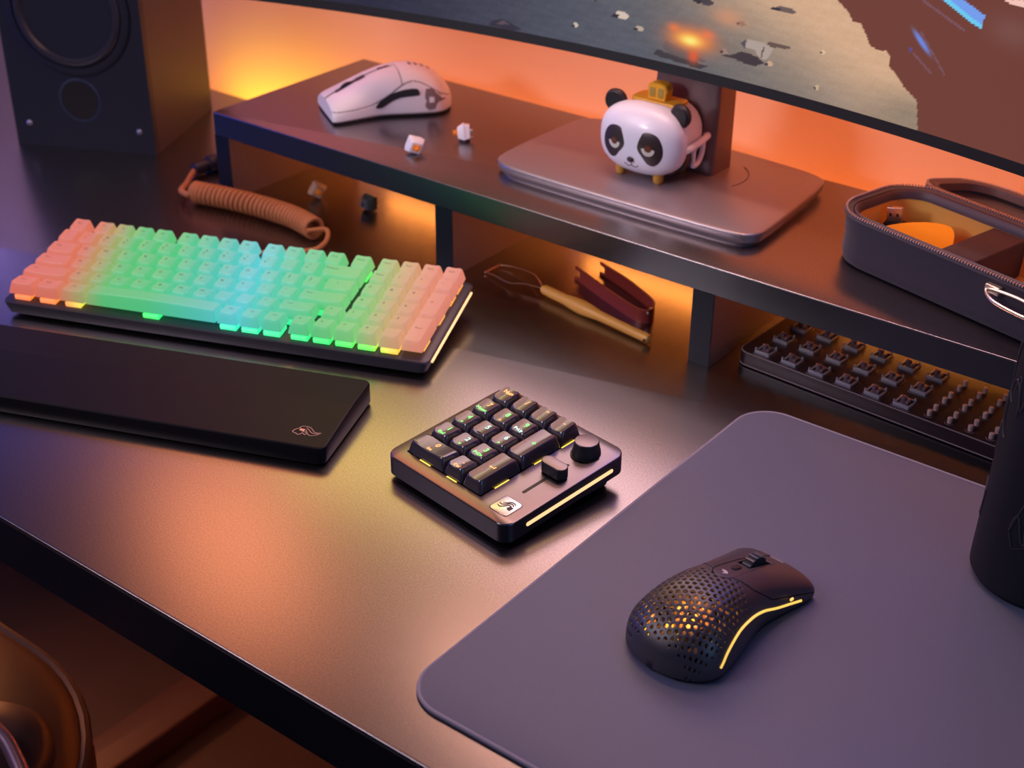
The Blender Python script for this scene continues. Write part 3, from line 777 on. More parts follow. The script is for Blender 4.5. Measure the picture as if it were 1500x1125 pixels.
# ================================================================== MONITOR
mon = thing('curved_monitor', 'wide curved black monitor showing a battle scene, on the riser', 'monitor', (-0.628, 1.05, RZ))
MCX, MCY, MR, MZ = -0.62825, -0.43194, 1.4442, 0.19
def mp(u, z, d=0.0):     # u: arc length from the middle, z: world height
    a = u/MR; r = MR+d
    return (MCX+r*math.sin(a)-mon.location.x, MCY+r*math.cos(a)-mon.location.y, z-RZ)
US, UE, ZT = -0.46, 0.46, MZ+0.385
def band(u0, u1, z0, z1, d0, d1, n=60):
    mb = MB(); R = []
    for i in range(n+1):
        u = u0+(u1-u0)*i/n
        R.append([mp(u, z0, d0), mp(u, z1, d0), mp(u, z1, d1), mp(u, z0, d1)])
    return mb.loft(R)
band(US, UE, MZ, ZT, 0.0, 0.022).obj('rear_shell', MONF, mon)
band(US, UE, MZ, MZ+.0085, -.0012, .004).obj('bottom_bezel', MONF, mon)
band(US, UE, ZT-.004, ZT, -.0012, .004).obj('top_bezel', MONF, mon)
band(US, US+.003, MZ, ZT, -.0012, .004, 2).obj('side_bezel', MONF, mon)
band(UE-.003, UE, MZ, ZT, -.0012, .004, 2).obj('side_bezel', MONF, mon)
def inpoly(X, Y, P):
    ins = np.zeros(X.shape, bool); n = len(P)
    for i in range(n):
        x1, y1 = P[i]; x2, y2 = P[(i+1) % n]
        if y1 == y2: continue
        c = ((y1 > Y) != (y2 > Y)) & (X < (x2-x1)*(Y-y1)/(y2-y1)+x1)
        ins ^= c
    return ins
def lin(c):
    c = np.asarray(c, float)/255.0
    return np.where(c <= .04045, c/12.92, ((c+.055)/1.055)**2.4)
def build_screen():
    us = np.arange(US+.003, UE-.0029, .00115); zs = np.concatenate([np.arange(MZ+.0085, .312, .0010), np.linspace(.3125, ZT-.004, 24)])
    Ug, Zg = np.meshgrid(us, zs); X = Ug*1000; Y = Zg*1000
    rng = np.random.RandomState(5)
    def sm(a, b, v): t = np.clip((v-a)/(b-a), 0, 1); return t*t*(3-2*t)
    # ground: dusk blue at the far left, warm sand at the upper right
    base = np.zeros(X.shape+(3,))
    def blend(w, c): base[:] = base*(1-w[..., None])+np.array(c, float)*w[..., None]
    base[:] = (42, 42, 62)
    blend(sm(-330, -20, X), (88, 90, 102))
    blend(sm(-60, 120, X+(Y-215)*1.2), (130, 119, 112))
    blend(sm(60, 260, X+(Y-215)*2.2), (216, 174, 140))
    blend(sm(0, 1, (sm(150, 240, X)*sm(245, 200, Y))), (150, 130, 112))
    n1 = np.sin(X*.11+np.sin(Y*.31)*1.7)*np.sin(Y*.63+X*.021)+.5*np.sin(X*.37+Y*.9)*np.sin(Y*1.3-X*.07)
    base += (n1*3.0+rng.normal(0, 2.0, X.shape))[..., None]
    def poly(P, c, a=1.0): m = inpoly(X, Y, P); base[m] = base[m]*(1-a)+np.array(c, float)*a
    def blob(cx, cy, rx, ry, c, a=1.0, ang=0, p=1.0):
        dx, dy = X-cx, Y-cy; ca, sa = math.cos(ang), math.sin(ang)
        d = ((dx*ca+dy*sa)/rx)**2+((-dx*sa+dy*ca)/ry)**2
        w = np.clip(a*np.exp(-d**p*1.4), 0, 1); base[:] = base*(1-w[..., None])+np.array(c, float)*w[..., None]
    # rocks with their own shapes
    poly([(-172, 199), (-168, 204), (-158, 207), (-148, 205), (-138, 201), (-146, 198)], (52, 48, 62)); poly([(-164, 202), (-157, 206), (-149, 203)], (92, 78, 88))
    for (rx, ry, w, h, ca) in ((-38, 230, 13, 5, (214, 192, 178)), (-83, 214, 5, 3, (205, 190, 175)), (-20, 222, 8, 3.5, (185, 165, 150)), (62, 219, 6, 3, (150, 130, 122)), (150, 237, 4, 2.4, (225, 195, 160)), (148, 209, 4, 2.6, (205, 175, 145)), (104, 218, 6, 3, (200, 165, 140)), (-62, 238, 5, 2, (95, 90, 95)), (40, 255, 16, 4, (70, 62, 70)), (113, 262, 18, 3.5, (110, 92, 88)), (-300, 212, 9, 4, (62, 58, 72)), (75, 244, 8, 2.4, (140, 105, 92))):
        poly([(rx-w*.55, ry-h*.2), (rx-w*.3, ry+h*.6), (rx+w*.2, ry+h*.7), (rx+w*.6, ry), (rx+w*.3, ry-h*.7), (rx-w*.3, ry-h*.6)], ca)
        poly([(rx-w*.75, ry-h*.5), (rx-w*.55, ry+h*.1), (rx-w*.2, ry-h*.1), (rx-w*.3, ry-h*.7)], (50, 46, 56))
    blob(62, 246, 18, 9, (232, 150, 110), .6)
    poly([(-6, 203), (-2, 208), (8, 207), (30, 205.5), (47, 203.5), (40, 200), (20, 201)], (62, 58, 64))
    poly([(2, 211), (6, 217), (20, 214), (36, 210), (47, 207), (30, 204.5), (12, 206)], (88, 82, 88), .8)
    poly([(58, 215.6), (68, 217.5), (78, 222.5), (92, 221), (99, 217.4), (92, 213.5), (80, 213.5), (70, 215)], (66, 56, 62))
    poly([(80, 226), (82, 233), (96, 233.5), (106, 230.5), (104, 225), (100, 219.5), (93, 221), (90, 226)], (176, 158, 150)); poly([(76, 228), (81, 233), (80, 225)], (84, 80, 84))
    poly([(95, 223), (97, 230), (98, 230), (96.5, 221)], (84, 74, 76)); poly([(99, 233.2), (104, 235.5), (122, 234.4), (120, 232.8), (103, 231)], (104, 84, 76))
    # explosion
    blob(30, 222, 26, 13, (222, 118, 84), .75); blob(33, 209, 6, 7, (235, 88, 50), .9)
    blob(30, 222, 22, 9, (252, 130, 60), .95); blob(13, 229, 7, 4, (245, 120, 70), .8); blob(45, 229, 8, 5, (244, 120, 76), .8); blob(29, 222, 14, 6, (255, 190, 80), 1.0); blob(29, 221, 9, 4, (255, 240, 130), 1.0)
    # dark ship hull on the right
    hull = [(150, 290), (157, 278), (167, 271.5), (172, 265.4), (179, 265), (185, 257.3), (189, 250.7), (198, 248.4), (203, 249.8), (207, 247), (207, 239.6), (214, 234.4), (222, 227), (234, 220), (238, 200), (238, 190), (470, 190), (470, 330), (320, 480), (150, 420)]
    poly(hull, (114, 64, 54)); hm = inpoly(X, Y, hull)
    base[hm] += (sm(230, 330, X)[hm]*np.array([[-4, 0, 6]]).T).T if False else 0
    blob(300, 285, 22, 12, (128, 88, 86), .6)
    for P_ in ([(227, 292.5), (264, 278.5), (264, 276.8), (227, 290.6)], [(226, 254), (243, 242.5), (243, 241), (226, 252)], [(229, 270.8), (253, 244.8), (253, 243), (229, 268.8)]): poly(P_, (124, 84, 96))
    poly([(242, 296), (257, 299), (268, 295), (277, 291.4), (276, 282), (269, 284), (255, 290)], (118, 160, 240)); poly([(240, 296), (247, 297), (262, 290), (276.5, 284.5), (276, 282), (268, 284)], (110, 205, 245))
    blob(231, 262.5, 12.5, 2.4, (112, 136, 225), 1.0, math.radians(-42), 2)
    poly([(221, 256), (223.5, 258), (225, 254), (222, 253)], (96, 76, 130)); poly([(289, 305), (304, 308), (306, 302.5), (292, 303.6)], (250, 200, 190))
    # unseen upper picture: invented bright glow, added to tint the desk's sheen
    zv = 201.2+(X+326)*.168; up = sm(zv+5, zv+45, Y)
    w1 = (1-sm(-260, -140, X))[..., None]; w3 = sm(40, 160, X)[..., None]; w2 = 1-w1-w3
    ripple = 1+.18*(np.sin(X*.05+np.sin(Y*.09)*2)*np.sin(Y*.11+X*.013))[..., None]
    sheen_glow = (w1*np.array((2.3, 1.72, .46))*(.28+1.35*sm(320, 500, Y))[..., None]+w2*np.array((4.1, 2.6, 2.6))+w3*np.array((.70, .68, 3.4)))*ripple
    col = lin(np.clip(base, 0, 255))*(1-up[..., None])+sheen_glow*up[..., None]
    globals()['SCR'] = (X, up, col)
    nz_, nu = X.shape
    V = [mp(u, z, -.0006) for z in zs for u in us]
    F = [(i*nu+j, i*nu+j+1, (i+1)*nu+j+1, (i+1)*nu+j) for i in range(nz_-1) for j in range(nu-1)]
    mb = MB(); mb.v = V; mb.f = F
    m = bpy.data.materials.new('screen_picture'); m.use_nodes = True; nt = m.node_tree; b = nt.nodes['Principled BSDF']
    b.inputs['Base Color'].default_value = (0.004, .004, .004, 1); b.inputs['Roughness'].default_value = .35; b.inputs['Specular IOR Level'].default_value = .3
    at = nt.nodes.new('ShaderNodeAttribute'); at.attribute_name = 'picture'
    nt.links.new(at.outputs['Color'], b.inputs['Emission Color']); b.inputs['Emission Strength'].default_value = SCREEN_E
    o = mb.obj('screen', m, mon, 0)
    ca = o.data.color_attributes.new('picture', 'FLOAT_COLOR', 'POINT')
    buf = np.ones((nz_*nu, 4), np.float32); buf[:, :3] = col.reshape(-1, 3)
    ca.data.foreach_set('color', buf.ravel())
SCREEN_E = 0.95; GLOW_GAIN = 0.0
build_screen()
# stand
def W2M(x, y, z=0): return (x-mon.location.x, y-mon.location.y, z)
bp = [(-0.7480, 0.9520), (-0.7300, 0.9465), (-0.5080, 0.9465), (-0.4960, 0.9560), (-0.4925, 0.9700), (-0.5030, 1.0900), (-0.5100, 1.0970), (-0.5300, 1.1030), (-0.6280, 1.1080), (-0.7300, 1.1040), (-0.7520, 1.0960), (-0.7600, 1.0850), (-0.7620, 0.9650)]
def smoothpoly(P, it=2):
    for _ in range(it):
        Q = []
        for i in range(len(P)):
            a, b = P[i], P[(i+1) % len(P)]
            Q += [(a[0]*.75+b[0]*.25, a[1]*.75+b[1]*.25), (a[0]*.25+b[0]*.75, a[1]*.25+b[1]*.75)]
        P = Q
    return P
bp = [W2M(*p)[:2] for p in smoothpoly(bp, 3)]
cxm = sum(p[0] for p in bp)/len(bp); cym = sum(p[1] for p in bp)/len(bp)
def sc(k): return [(cxm+(x-cxm)*k, cym+(y-cym)*k) for x, y in bp]
mb = MB().loft([[(x, y, 0.0) for x, y in sc(.965)], [(x, y, .003) for x, y in sc(.97)], [(x, y, .0045) for x, y in sc(.995)], [(x, y, .0105) for x, y in bp], [(x, y, .0118) for x, y in sc(.997)], [(x, y, .0124) for x, y in sc(.985)]])
mb.obj('stand_base', STAND, mon, 60)
ncx, ncy = W2M(-0.618, 1.055)[:2]
mb = MB().loft([rr(ncx, ncy, .066, .034, .004, .0122, 4), rr(ncx, ncy+.004, .064, .030, .004, .10, 4), rr(ncx, ncy+.008, .060, .024, .004, .28, 4)])
mb.obj('stand_neck', NECK, mon, 30)
MB().tube([(ncx+.030+.030*math.cos(a), ncy-.010+.034*math.sin(a), .0124) for a in [math.radians(-25+i*8) for i in range(12)]], .0004, 6).obj('swivel_mark', INK, mon)

# ================================================================== PANDA TOASTER
pd = thing('panda_toaster', 'white panda-faced toy toaster with black ears and yellow toast on top', 'toy', (-0.6325, 1.0020, RZ+0.0124))
fz = 0.0348          # face centre height
FC = (0, 0, fz); FR = (0.0408, 0.0200, 0.0303)
def ff(x, z):        # front of the face: local y at (x, z)
    e = 2.5
    v = 1-(abs(x/FR[0])**e+abs((z-fz)/FR[2])**e)
    return -FR[1]*max(0.0, v)**(1/2.2)
R = []
for k in range(15):
    t = k/14*PI/2; s = max(math.sin(t)**.9, .02)
    R.append([(x*s, -FR[1]*max(0, 1-s**2.5)**(1/2.2) if k < 14 else 0, fz+z_*s) for (x, z_) in [(FR[0]*spx(math.cos(2*PI*j/64), .8), FR[2]*spx(math.sin(2*PI*j/64), .8)) for j in range(64)]])
R.append([(x, .0035, z_) for x, y, z_ in R[-1]]); R.append([(x*.93, .0050, fz+(z_-fz)*.93) for x, y, z_ in R[-1]])
MB().loft(R).obj('face', PWHITE, pd, 50)
def ring_xz(w, h, zc, y, r, n=6): return [(x, y, z_) for x, z_, _ in rr(0, zc, w, h, r, 0, n, 2)]
# dark joint behind the face and lower back, then the white body
MB().loft([ring_xz(.069, .051, fz-.001, .003, .022), ring_xz(.069, .051, fz-.001, .0085, .022)]).obj('joint_band', PBROWN, pd, 40)
MB().loft([ring_xz(.066, .049, fz+.0005, .008, .022), ring_xz(.071, .054, fz+.0005, .0100, .024), ring_xz(.072, .055, fz+.0005, .030, .024), ring_xz(.069, .052, fz+.0005, .037, .022), ring_xz(.055, .039, fz+.0005, .041, .016)]).obj('body', PWHITE, pd, 40)
MB().loft([ring_xz(.0735, .0245, fz-.0160, .0095, .012), ring_xz(.0740, .0250, fz-.0160, .0115, .012), ring_xz(.0740, .025, fz-.0160, .020, .012), ring_xz(.0735, .0245, fz-.0160, .0215, .012)]).obj('underside', PBROWN, pd, 40)
for sx in (-1, 1):
    # ears: thick discs
    e = MB().lathe([(.0001, -.0035), (.0075, -.0035), (.0096, -.0022), (.0104, 0), (.0096, .0022), (.0075, .0035), (.0001, .0035)], 36, (0, 0, 0), 'y')
    e.xf(Matrix.Translation((sx*.0322, .0045, fz+.0250)) @ Matrix.Rotation(math.radians(-sx*8), 4, 'Z') @ Matrix.Scale(1.0, 4))
    eo = e.obj('ear', PBROWN, pd, 40)
    e = MB().lathe([(.0001, -.0004), (.0080, -.0004), (.0083, .0), (.0001, .0004)], 32, (0, 0, 0), 'y'); e.xf(Matrix.Translation((sx*.0322, .0010, fz+.0250)) @ Matrix.Rotation(math.radians(-sx*8), 4, 'Z')); e.obj('inner_ear', mat('ear_black', (.012, .010, .013, 1), .4), eo, 40)
    # side handle bar and leg frame
    h = MB().tube(catmull([(sx*.0360, .0020, fz-.0040), (sx*.0392, .0060, fz-.0040), (sx*.0400, .0180, fz-.0030), (sx*.0400, .0340, fz-.0005), (sx*.0385, .0405, fz+.0005), (sx*.030, .0415, fz+.0005)], 6), .0030, 12); h.obj('side_rail', PWHITE, pd)
    h = MB().tube(catmull([(sx*.0375, .0345, fz-.001), (sx*.0378, .0340, fz-.012), (sx*.0372, .0300, fz-.0210), (sx*.0368, .0225, fz-.0235)], 6), .0024, 10); h.obj('side_frame', PWHITE, pd)
    h = MB().tube([(sx*.0372, .0205, fz-.004), (sx*.0370, .0208, fz-.0235)], .0022, 10); h.obj('side_frame', PWHITE, pd)
    for y in (-.004, .031):
        MB().lathe([(.0030, .0), (.0042, .0012), (.0046, .0045), (.0046, .0090), (.0038, .0105), (.001, .011)], 24, (sx*.0190, y, 0)).obj('foot', mat('dull_yellow_plastic', (.50, .24, .03, 1), .4), pd)
def face_patch(outline, off, m, name, par=pd):
    n = len(outline); cx = sum(a for a, b in outline)/n; cz = sum(b for a, b in outline)/n; R = []
    for s, o_ in ((1.0, -.0003), (1.0, off*.7), (.97, off), (.7, off), (.4, off), (.03, off)):
        R.append([(cx+(a-cx)*s, ff(cx+(a-cx)*s, cz+(b-cz)*s)-o_, cz+(b-cz)*s) for a, b in outline])
    return MB().loft(R, False, True).obj(name, m, par, 50)
# eye patches: image left (-x) and right (+x)
EL = [(-.0175, .0132), (-.0228, .0108), (-.0262, .0040), (-.0270, -.0040), (-.0250, -.0110), (-.0208, -.0158), (-.0165, -.0150), (-.0128, -.0095), (-.0088, -.0030), (-.0090, .0030), (-.0108, .0090), (-.0125, .0125)]
for sx in (-1, 1):
    EL2 = [(-.0172+(a+.0172)*1.22, (b+.0010)*.98-.0010) for a, b in EL]; O = [(a, b+fz) for a, b in EL2]
    if sx > 0: O = [(-a, b+fz) for a, b in EL2]
    P = [(p.x, p.y) for p in catmull([(a, b, 0) for a, b in O], 4, True)]
    eo = face_patch(P, .0004, PBROWN, 'eye_patch')
    cxe = sx*.0168; cze = fz-.0010
    W = []
    for i in range(11):
        a = PI+(PI*1.0)*i/10-.15*0
        r = .0060
        W.append((cxe+r*math.cos(a), cze+r*math.sin(a)))
    inn_ = [(cxe+.0034*math.cos(a), cze+.0006+.0030*math.sin(a)) for a in [2*PI-PI*i/10 for i in range(11)]]
    V = [(x, ff(x, z_)-.0007, z_) for x, z_ in W+inn_[::-1]]
    MB().add(V, [(i, i+1, 11+i+1, 11+i) for i in range(10)]).obj('eye_white', mat('cream_print', (.62, .58, .50, 1), .5), eo, 0)
    ir = [(cxe+.0032*math.cos(2*PI*i/20), cze+.0008+.0028*math.sin(2*PI*i/20)) for i in range(20)]
    MB().add([(x, ff(x, z_)-.00075, z_) for x, z_ in ir], [tuple(range(20))]).obj('iris', mat('brown_iris', (.14, .04, .015, 1), .4), eo, 0)
nz0 = fz-.0135
MB().ell((0, ff(0, nz0)-.0006, nz0), (.0033, .0018, .0024), 20, 12).obj('nose', PBROWN, pd)
mth = MB()
mth.tube([(0, ff(0, z_)-.0001, z_) for z_ in (nz0-.002, nz0-.0035, nz0-.0052)], .00035, 6)
for sx in (-1, 1):
    mth.tube([(sx*x, ff(sx*x, nz0-.0052-d)-.0001, nz0-.0052-d) for x, d in ((0, 0), (.0015, .0014), (.0035, .0017), (.0052, .0010), (.0066, -.0006))], .00035, 6)
mth.obj('mouth', PBROWN, pd)
MB().box(-.030, .030, -.005, .036, .0085, .0125, .003).obj('chassis', PBROWN, pd)
zt = fz+.0274
MB().slab(.000, .0225, .046, .021, zt-.001, zt+.0018, .004, .0008, 0).obj('slot_plate', PYEL, pd)
tb = MB().loft([[(x, .0205, z_) for x, z_ in zip(*o)] for o in ()]) if False else None
bread = [(-.0085, 0), (.0085, 0), (.0095, .006), (.0100, .0100), (.0080, .0138), (.0040, .0152), (-.0040, .0152), (-.0080, .0138), (-.0100, .0100), (-.0095, .006)]
mb = MB().loft([[(x*s, y, zt+.0005+(z_-.007)*s+.007) for x, z_ in bread] for s, y in ((.9, .0165), (1, .0178), (1, .0262), (.9, .0275))])
bo = mb.obj('toast', PYEL, pd, 30)
for x0, x1 in ((-.0070, -.0012), (.0012, .0070)):
    mb = MB().slab(0, 0, x1-x0, .0085, 0, .0004, .0016, .0002); mb.xf(Matrix.Translation(((x0+x1)/2, .01655, zt+.0075)) @ Matrix.Rotation(PI/2, 4, 'X')); mb.obj('toast_window', mat('olive_orange_jam', (.45, .28, .05, 1), .4), bo)

# ================================================================== KEY SWITCHES (loose)
def mx_switch(name, label, loc, rot, body, stem, grp=None):
    t = thing(name, label, 'key switch', loc, rot, grp)
    MB().loft([rr(0, 0, .0126, .0126, .0008, 0, 3), rr(0, 0, .0138, .0138, .0008, .0040, 3), rr(0, 0, .0138, .0138, .0008, .0048, 3)]).obj('lower_housing', body, t)
    MB().loft([rr(0, 0, .0152, .0152, .0012, .0048, 3), rr(0, 0, .0150, .0150, .0012, .0058, 3), rr(0, -.0004, .0105, .0100, .0012, .0112, 3)]).obj('upper_housing', body, t)
    s = MB().box(-.0034, .0034, -.0028, .0028, .0108, .0122, .0003); s.box(-.0020, .0020, -.00065, .00065, .0120, .0156); s.box(-.00065, .00065, -.0020, .0020, .0120, .0156)
    s.obj('stem', stem, t, 30)
    p = MB().lathe([(.0019, -.0030), (.0020, 0.0)], 16); p.tube([(-.0038, -.0025, 0), (-.0038, -.0025, -.0033)], .0006, 6); p.tube([(.0026, -.0050, 0), (.0026, -.0050, -.0033)], .0006, 6)
    p.obj('pins', STEEL, t, 30)
    MB().box(-.0035, .0035, .0045, .0068, .0047, .0062, .0003).obj('clip', SDARK, t)
    return t
g = 'loose key switches'
mx_switch('key_switch', 'white key switch lying in front of the white mouse on the riser', (-0.8460, 0.9495, RZ+.0087), (math.radians(100), math.radians(20), math.radians(60)), SWHITE, SORANGE, g)
mx_switch('key_switch', 'white key switch with orange stem nearer the monitor stand on the riser', (-0.8240, 1.0040, RZ+.0084), (math.radians(95), math.radians(-14), math.radians(-52)), SWHITE, SORANGE, g)
mx_switch('key_switch', 'orange-lit key switch on the desk beneath the riser near its left end', (-0.9900, 0.9640, .0084), (math.radians(88), math.radians(32), math.radians(58)), mat('switch_tan', (.5, .3, .2, 1), .4), SORANGE, g)
mx_switch('key_switch', 'dark grey key switch on the desk left of the middle riser panel', (-0.9235, 0.9760, .0080), (math.radians(88), 0, math.radians(-12)), mat('switch_dark', (.06, .065, .06, 1), .35), SDARK, g)

# ================================================================== SWITCH TRAY
TA = math.radians(-3.2)
tr = thing('switch_tray', 'long smoked acrylic switch holder tray lying partly under the right of the riser', 'tray', (-0.4865, 0.9260, 0), (0, 0, TA))
TW, TH = 0.262, 0.110
mb = MB().slab(TW/2, TH/2, TW, TH, 0.0012, 0.0125, .009, .0006, .0006, 6); mb.obj('tray_body', TRAY, tr)
MB().slab(TW/2, TH/2, TW-.003, TH-.003, 0.0, .0014, .008, 0, 0, 6).obj('rubber_base', RUBBER, tr)
MB().tube(rr(TW/2, TH/2, TW-.0012, TH-.0012, .0085, .0122, 8), .0006, 6, closed=True).obj('rim_line', mat('tray_rim', (.30, .22, .22, 1), .35), tr)
MB().tube(rr(TW/2, TH/2, TW+.0002, TH+.0002, .009, .0016, 8), .0005, 6, closed=True).obj('rim_line', MATS['tray_rim'], tr)
px0, pdx, py0, pdy = 0.0205, 0.02425, 0.0105, 0.0268
def tray_world(x, y, z=.0125): return (tr.location.x+x*math.cos(TA)-y*math.sin(TA), tr.location.y+x*math.sin(TA)+y*math.cos(TA), z)
first = None; n = 0
rn = ['front row', 'middle row', 'back row']
cn = ['leftmost', 'second from left', 'third from left', 'fourth from left', 'fifth from left', 'sixth from left']
for i in range(6):
    for j in range(3):
        x, y = px0+pdx*i, py0+pdy*j
        MB().tube(rr(x, y, .0155, .0155, .0012, .0126, 3), .0002, 4, closed=True).obj('slot_outline', MATS['tray_rim'], tr)
        lab = '%s opened key switch in the %s of the smoked tray' % (cn[i], rn[j])
        loc = tray_world(x, y)
        if first is None:
            t = thing('switch_housing', lab, 'key switch', loc, (0, 0, TA), 'opened switches in the smoked tray')
            h = MB().box(-.0066, .0066, -.0066, -.0048, .0, .0030, .0004); h.box(-.0066, .0066, .0048, .0066, 0, .0030, .0004); h.box(-.0066, -.0050, -.005, .005, 0, .0024, .0003); h.box(.0050, .0066, -.005, .005, 0, .0024, .0003)
            h.box(-.0040, .0040, -.0040, .0030, 0, .0012); h.box(-.0064, -.0052, -.0064, -.0052, .002, .0052, .0002); h.box(.0050, .0062, .0050, .0062, .002, .0048, .0002)
            h.obj('lower_housing', mat('tray_switch_grey', (.30, .29, .33, 1), .35), t, 30)
            st = MB().lathe([(.0022, .001), (.0022, .0062), (.0014, .0068), (.0001, .0068)], 16, (-.001, .0006, 0)); st.box(.0014, .0040, -.0030, .0030, .001, .0046, .0003); st.obj('stem', mat('tray_stem', (.16, .10, .12, 1), .3), t, 30)
            MB().tube([( -.0042+.0011*math.cos(k*.9), .0036+.0011*math.sin(k*.9), .001+k*.00022) for k in range(22)], .0002, 5).obj('spring', mat('copper_spring', (.9, .38, .2, 1), .25, .8), t)
            first = t
        else:
            t = first.copy(); C.objects.link(t); t.location = loc; t['label'] = lab
            for ch in first.children:
                c_ = ch.copy(); C.objects.link(c_); c_.parent = t
POST = mat('clear_tray_post', (.62, .40, .34, 1), .2, spec=.7)
for i in range(4):
    for j in range(3):
        for k in (0, 1):
            x, y = 0.1630+.0162*i, 0.0087+pdy*j*.90+k*.0100
            if k == 0: MB().tube([(x+.0034*math.cos(a), y-.0008+.0028*math.sin(a), .0126) for a in [PI+PI*q/8 for q in range(9)]], .0002, 4).obj('slot_outline', MATS['tray_rim'], tr)
            MB().lathe([(.0019, .0), (.0019, .0042), (.0016, .0046), (.0001, .0046)], 14, (x, y, .0124)).obj('post', POST, tr)

# ================================================================== COILED CABLE
cb = thing('coiled_cable', 'orange braided coiled keyboard cable with a black connector', 'cable', (-0.99, .89, 0))
def cl(P): return [(x+.99, y-.89, z) for x, y, z in P]
ax = catmull([(-1.0700, 0.8770, .0118), (-1.0350, 0.8860, .0118), (-.9900, .8925, .0118), (-.9500, .8935, .0118), (-.9165, .8870, .0118)], 30)
NT_ = 31; P = []; Ls = len(ax)-1; K = NT_*16
for i in range(K+1):
    t = i/K*Ls; a = int(min(t, Ls-1)); u = t-a; p = ax[a].lerp(ax[a+1], u); d = (ax[a+1]-ax[a]).normalized()
    s_ = d.cross(Vector((0, 0, 1))); w = 2*PI*NT_*i/K
    P.append(p+s_*.0090*math.cos(w)+Vector((0, 0, 1))*.0090*math.sin(w))
MB().tube(cl(P), .00225, 8).obj('coil', CABLE, cb)
e0, e1 = P[0], P[-1]
tail = catmull([tuple(e1), (-.9075, .8930, .0110), (-.8990, .8850, .0060), (-.8960, .8700, .0035), (-.9020, .8570, .0035), (-.9110, .8400, .0060), (-.9150, .8250, .0100), (-.9180, .8130, .0120)], 8)
MB().tube(cl(tail), .00230, 10).obj('cord', CABLE, cb)
hd = catmull([tuple(e0), (-1.0800, .8700, .0110), (-1.0890, .8760, .0100), (-1.1010, .8920, .0070), (-1.1150, .9100, .0060), (-1.1240, .9230, .0060)], 8)
MB().tube(cl(hd), .0030, 10).obj('cord', CABLE, cb)
base = Vector((-1.1240, .9230, .0075)); d = Vector((-.30, .85, 0.02)).normalized(); d = Vector((.10, .95, .02)).normalized()
cn_ = MB()
def along(mb, prof, base, d, seg=28):
    M_ = d.to_track_quat('Z', 'Y').to_matrix().to_4x4(); m_ = MB().lathe(prof, seg); m_.xf(Matrix.Translation(base) @ M_); mb.add(m_.v, m_.f); return mb
B0 = base-Vector((-.99, .89, 0))
along(cn_, [(.0030, 0), (.0062, .0005), (.0066, .006), (.0066, .011), (.0058, .0115), (.0058, .017), (.0070, .0175), (.0074, .0185)], B0, d); cn_.obj('plug', CONN, cb, 40)
cn_ = MB(); along(cn_, [(.0058, .0185), (.0088, .0188), (.0090, .0200), (.0090, .0290), (.0084, .0302), (.0060, .0305), (.0060, .040), (.0001, .0402)], B0, d); cn_.obj('locking_collar', CONN, cb, 40)

# ================================================================== KEYCAP PULLER (wire) and SWITCH PULLER
kp = thing('wire_keycap_puller', 'wire keycap puller with a yellow handle lying on the desk', 'keycap puller', (-.62, .918, 0))
def kl(x, y, z): return Vector((x+.62, y-.918, z))
A0, A1 = Vector((-.6800, .9265, .0065)), Vector((-.5560, .9080, .0050))
dirv = (A1-A0); LN = dirv.length; dirv.normalize()
prof = [(0, .0030), (.02, .0042), (.10, .0046), (.22, .0046), (.30, .0058), (.38, .0064), (.46, .0056), (.54, .0044), (.7, .0040), (.95, .0040), (.985, .0036), (1, .0001)]
M_ = dirv.to_track_quat('Z', 'Y').to_matrix().to_4x4()
m_ = MB().lathe([(r, t*LN) for t, r in prof], 28); m_.xf(Matrix.Translation(A0-Vector((-.62, .918, 0))) @ M_); m_.obj('handle', HANDLE, kp, 40)
m_ = MB().lathe([(.0012, 0), (.0012, .0094)], 12, (0, 0, 0), 'y'); m_.xf(Matrix.Translation(kl(-.5600, .9035, .0050))); m_.obj('handle_hole', INK, kp)
WIRE = mat('copper_wire', (.65, .32, .22, 1), .3, .8)
w1 = catmull([kl(-.680, .9268, .0070), kl(-.6905, .9345, .0090), kl(-.7050, .9440, .0075), kl(-.7300, .9500, .0040), kl(-.7440, .9480, .0025)], 6)
w2 = catmull([kl(-.680, .9262, .0070), kl(-.6990, .9250, .0060), kl(-.7130, .9210, .0045), kl(-.7320, .9260, .0035), kl(-.7450, .9290, .0025)], 6)
MB().tube(w1, .00055, 7).obj('wire', WIRE, kp); MB().tube(w2, .00055, 7).obj('wire', WIRE, kp)
MB().tube([kl(-.7455, .9285, .0022), kl(-.7445, .9485, .0022)], .0010, 8).obj('hook', WIRE, kp)

sp = thing('switch_puller', 'dark red metal switch puller tongs standing on edge under the riser', 'switch puller', (-.62, .965, 0))
H0, H1 = .0030, .0155
def ribbon_wall(P, th, z0, z1):
    P = [Vector(p) for p in P]; n = len(P); A_, B_ = [], []
    for i, p in enumerate(P):
        d = (P[min(i+1, n-1)]-P[max(i-1, 0)]).normalized(); nn_ = Vector((-d.y, d.x, 0))*th/2
        A_.append(p+nn_); B_.append(p-nn_)
    mb = MB(); R = []
    for a, b in zip(A_, B_): R.append([(a.x, a.y, z0), (b.x, b.y, z0), (b.x, b.y, z1), (a.x, a.y, z1)])
    return mb.loft(R)
def sl_(x, y): return (x+.62, y-.965, 0)
path = catmull([sl_(-.6700, .9690), sl_(-.6400, .9560), sl_(-.6000, .9405), sl_(-.5860, .9370), sl_(-.5790, .9410), sl_(-.5800, .9490), sl_(-.5900, .9600), sl_(-.6250, .9780), sl_(-.6580, .9900)], 8)
ribbon_wall(path, .0016, H0-.003, H1-.003).obj('tongs', REDM, sp, 40)
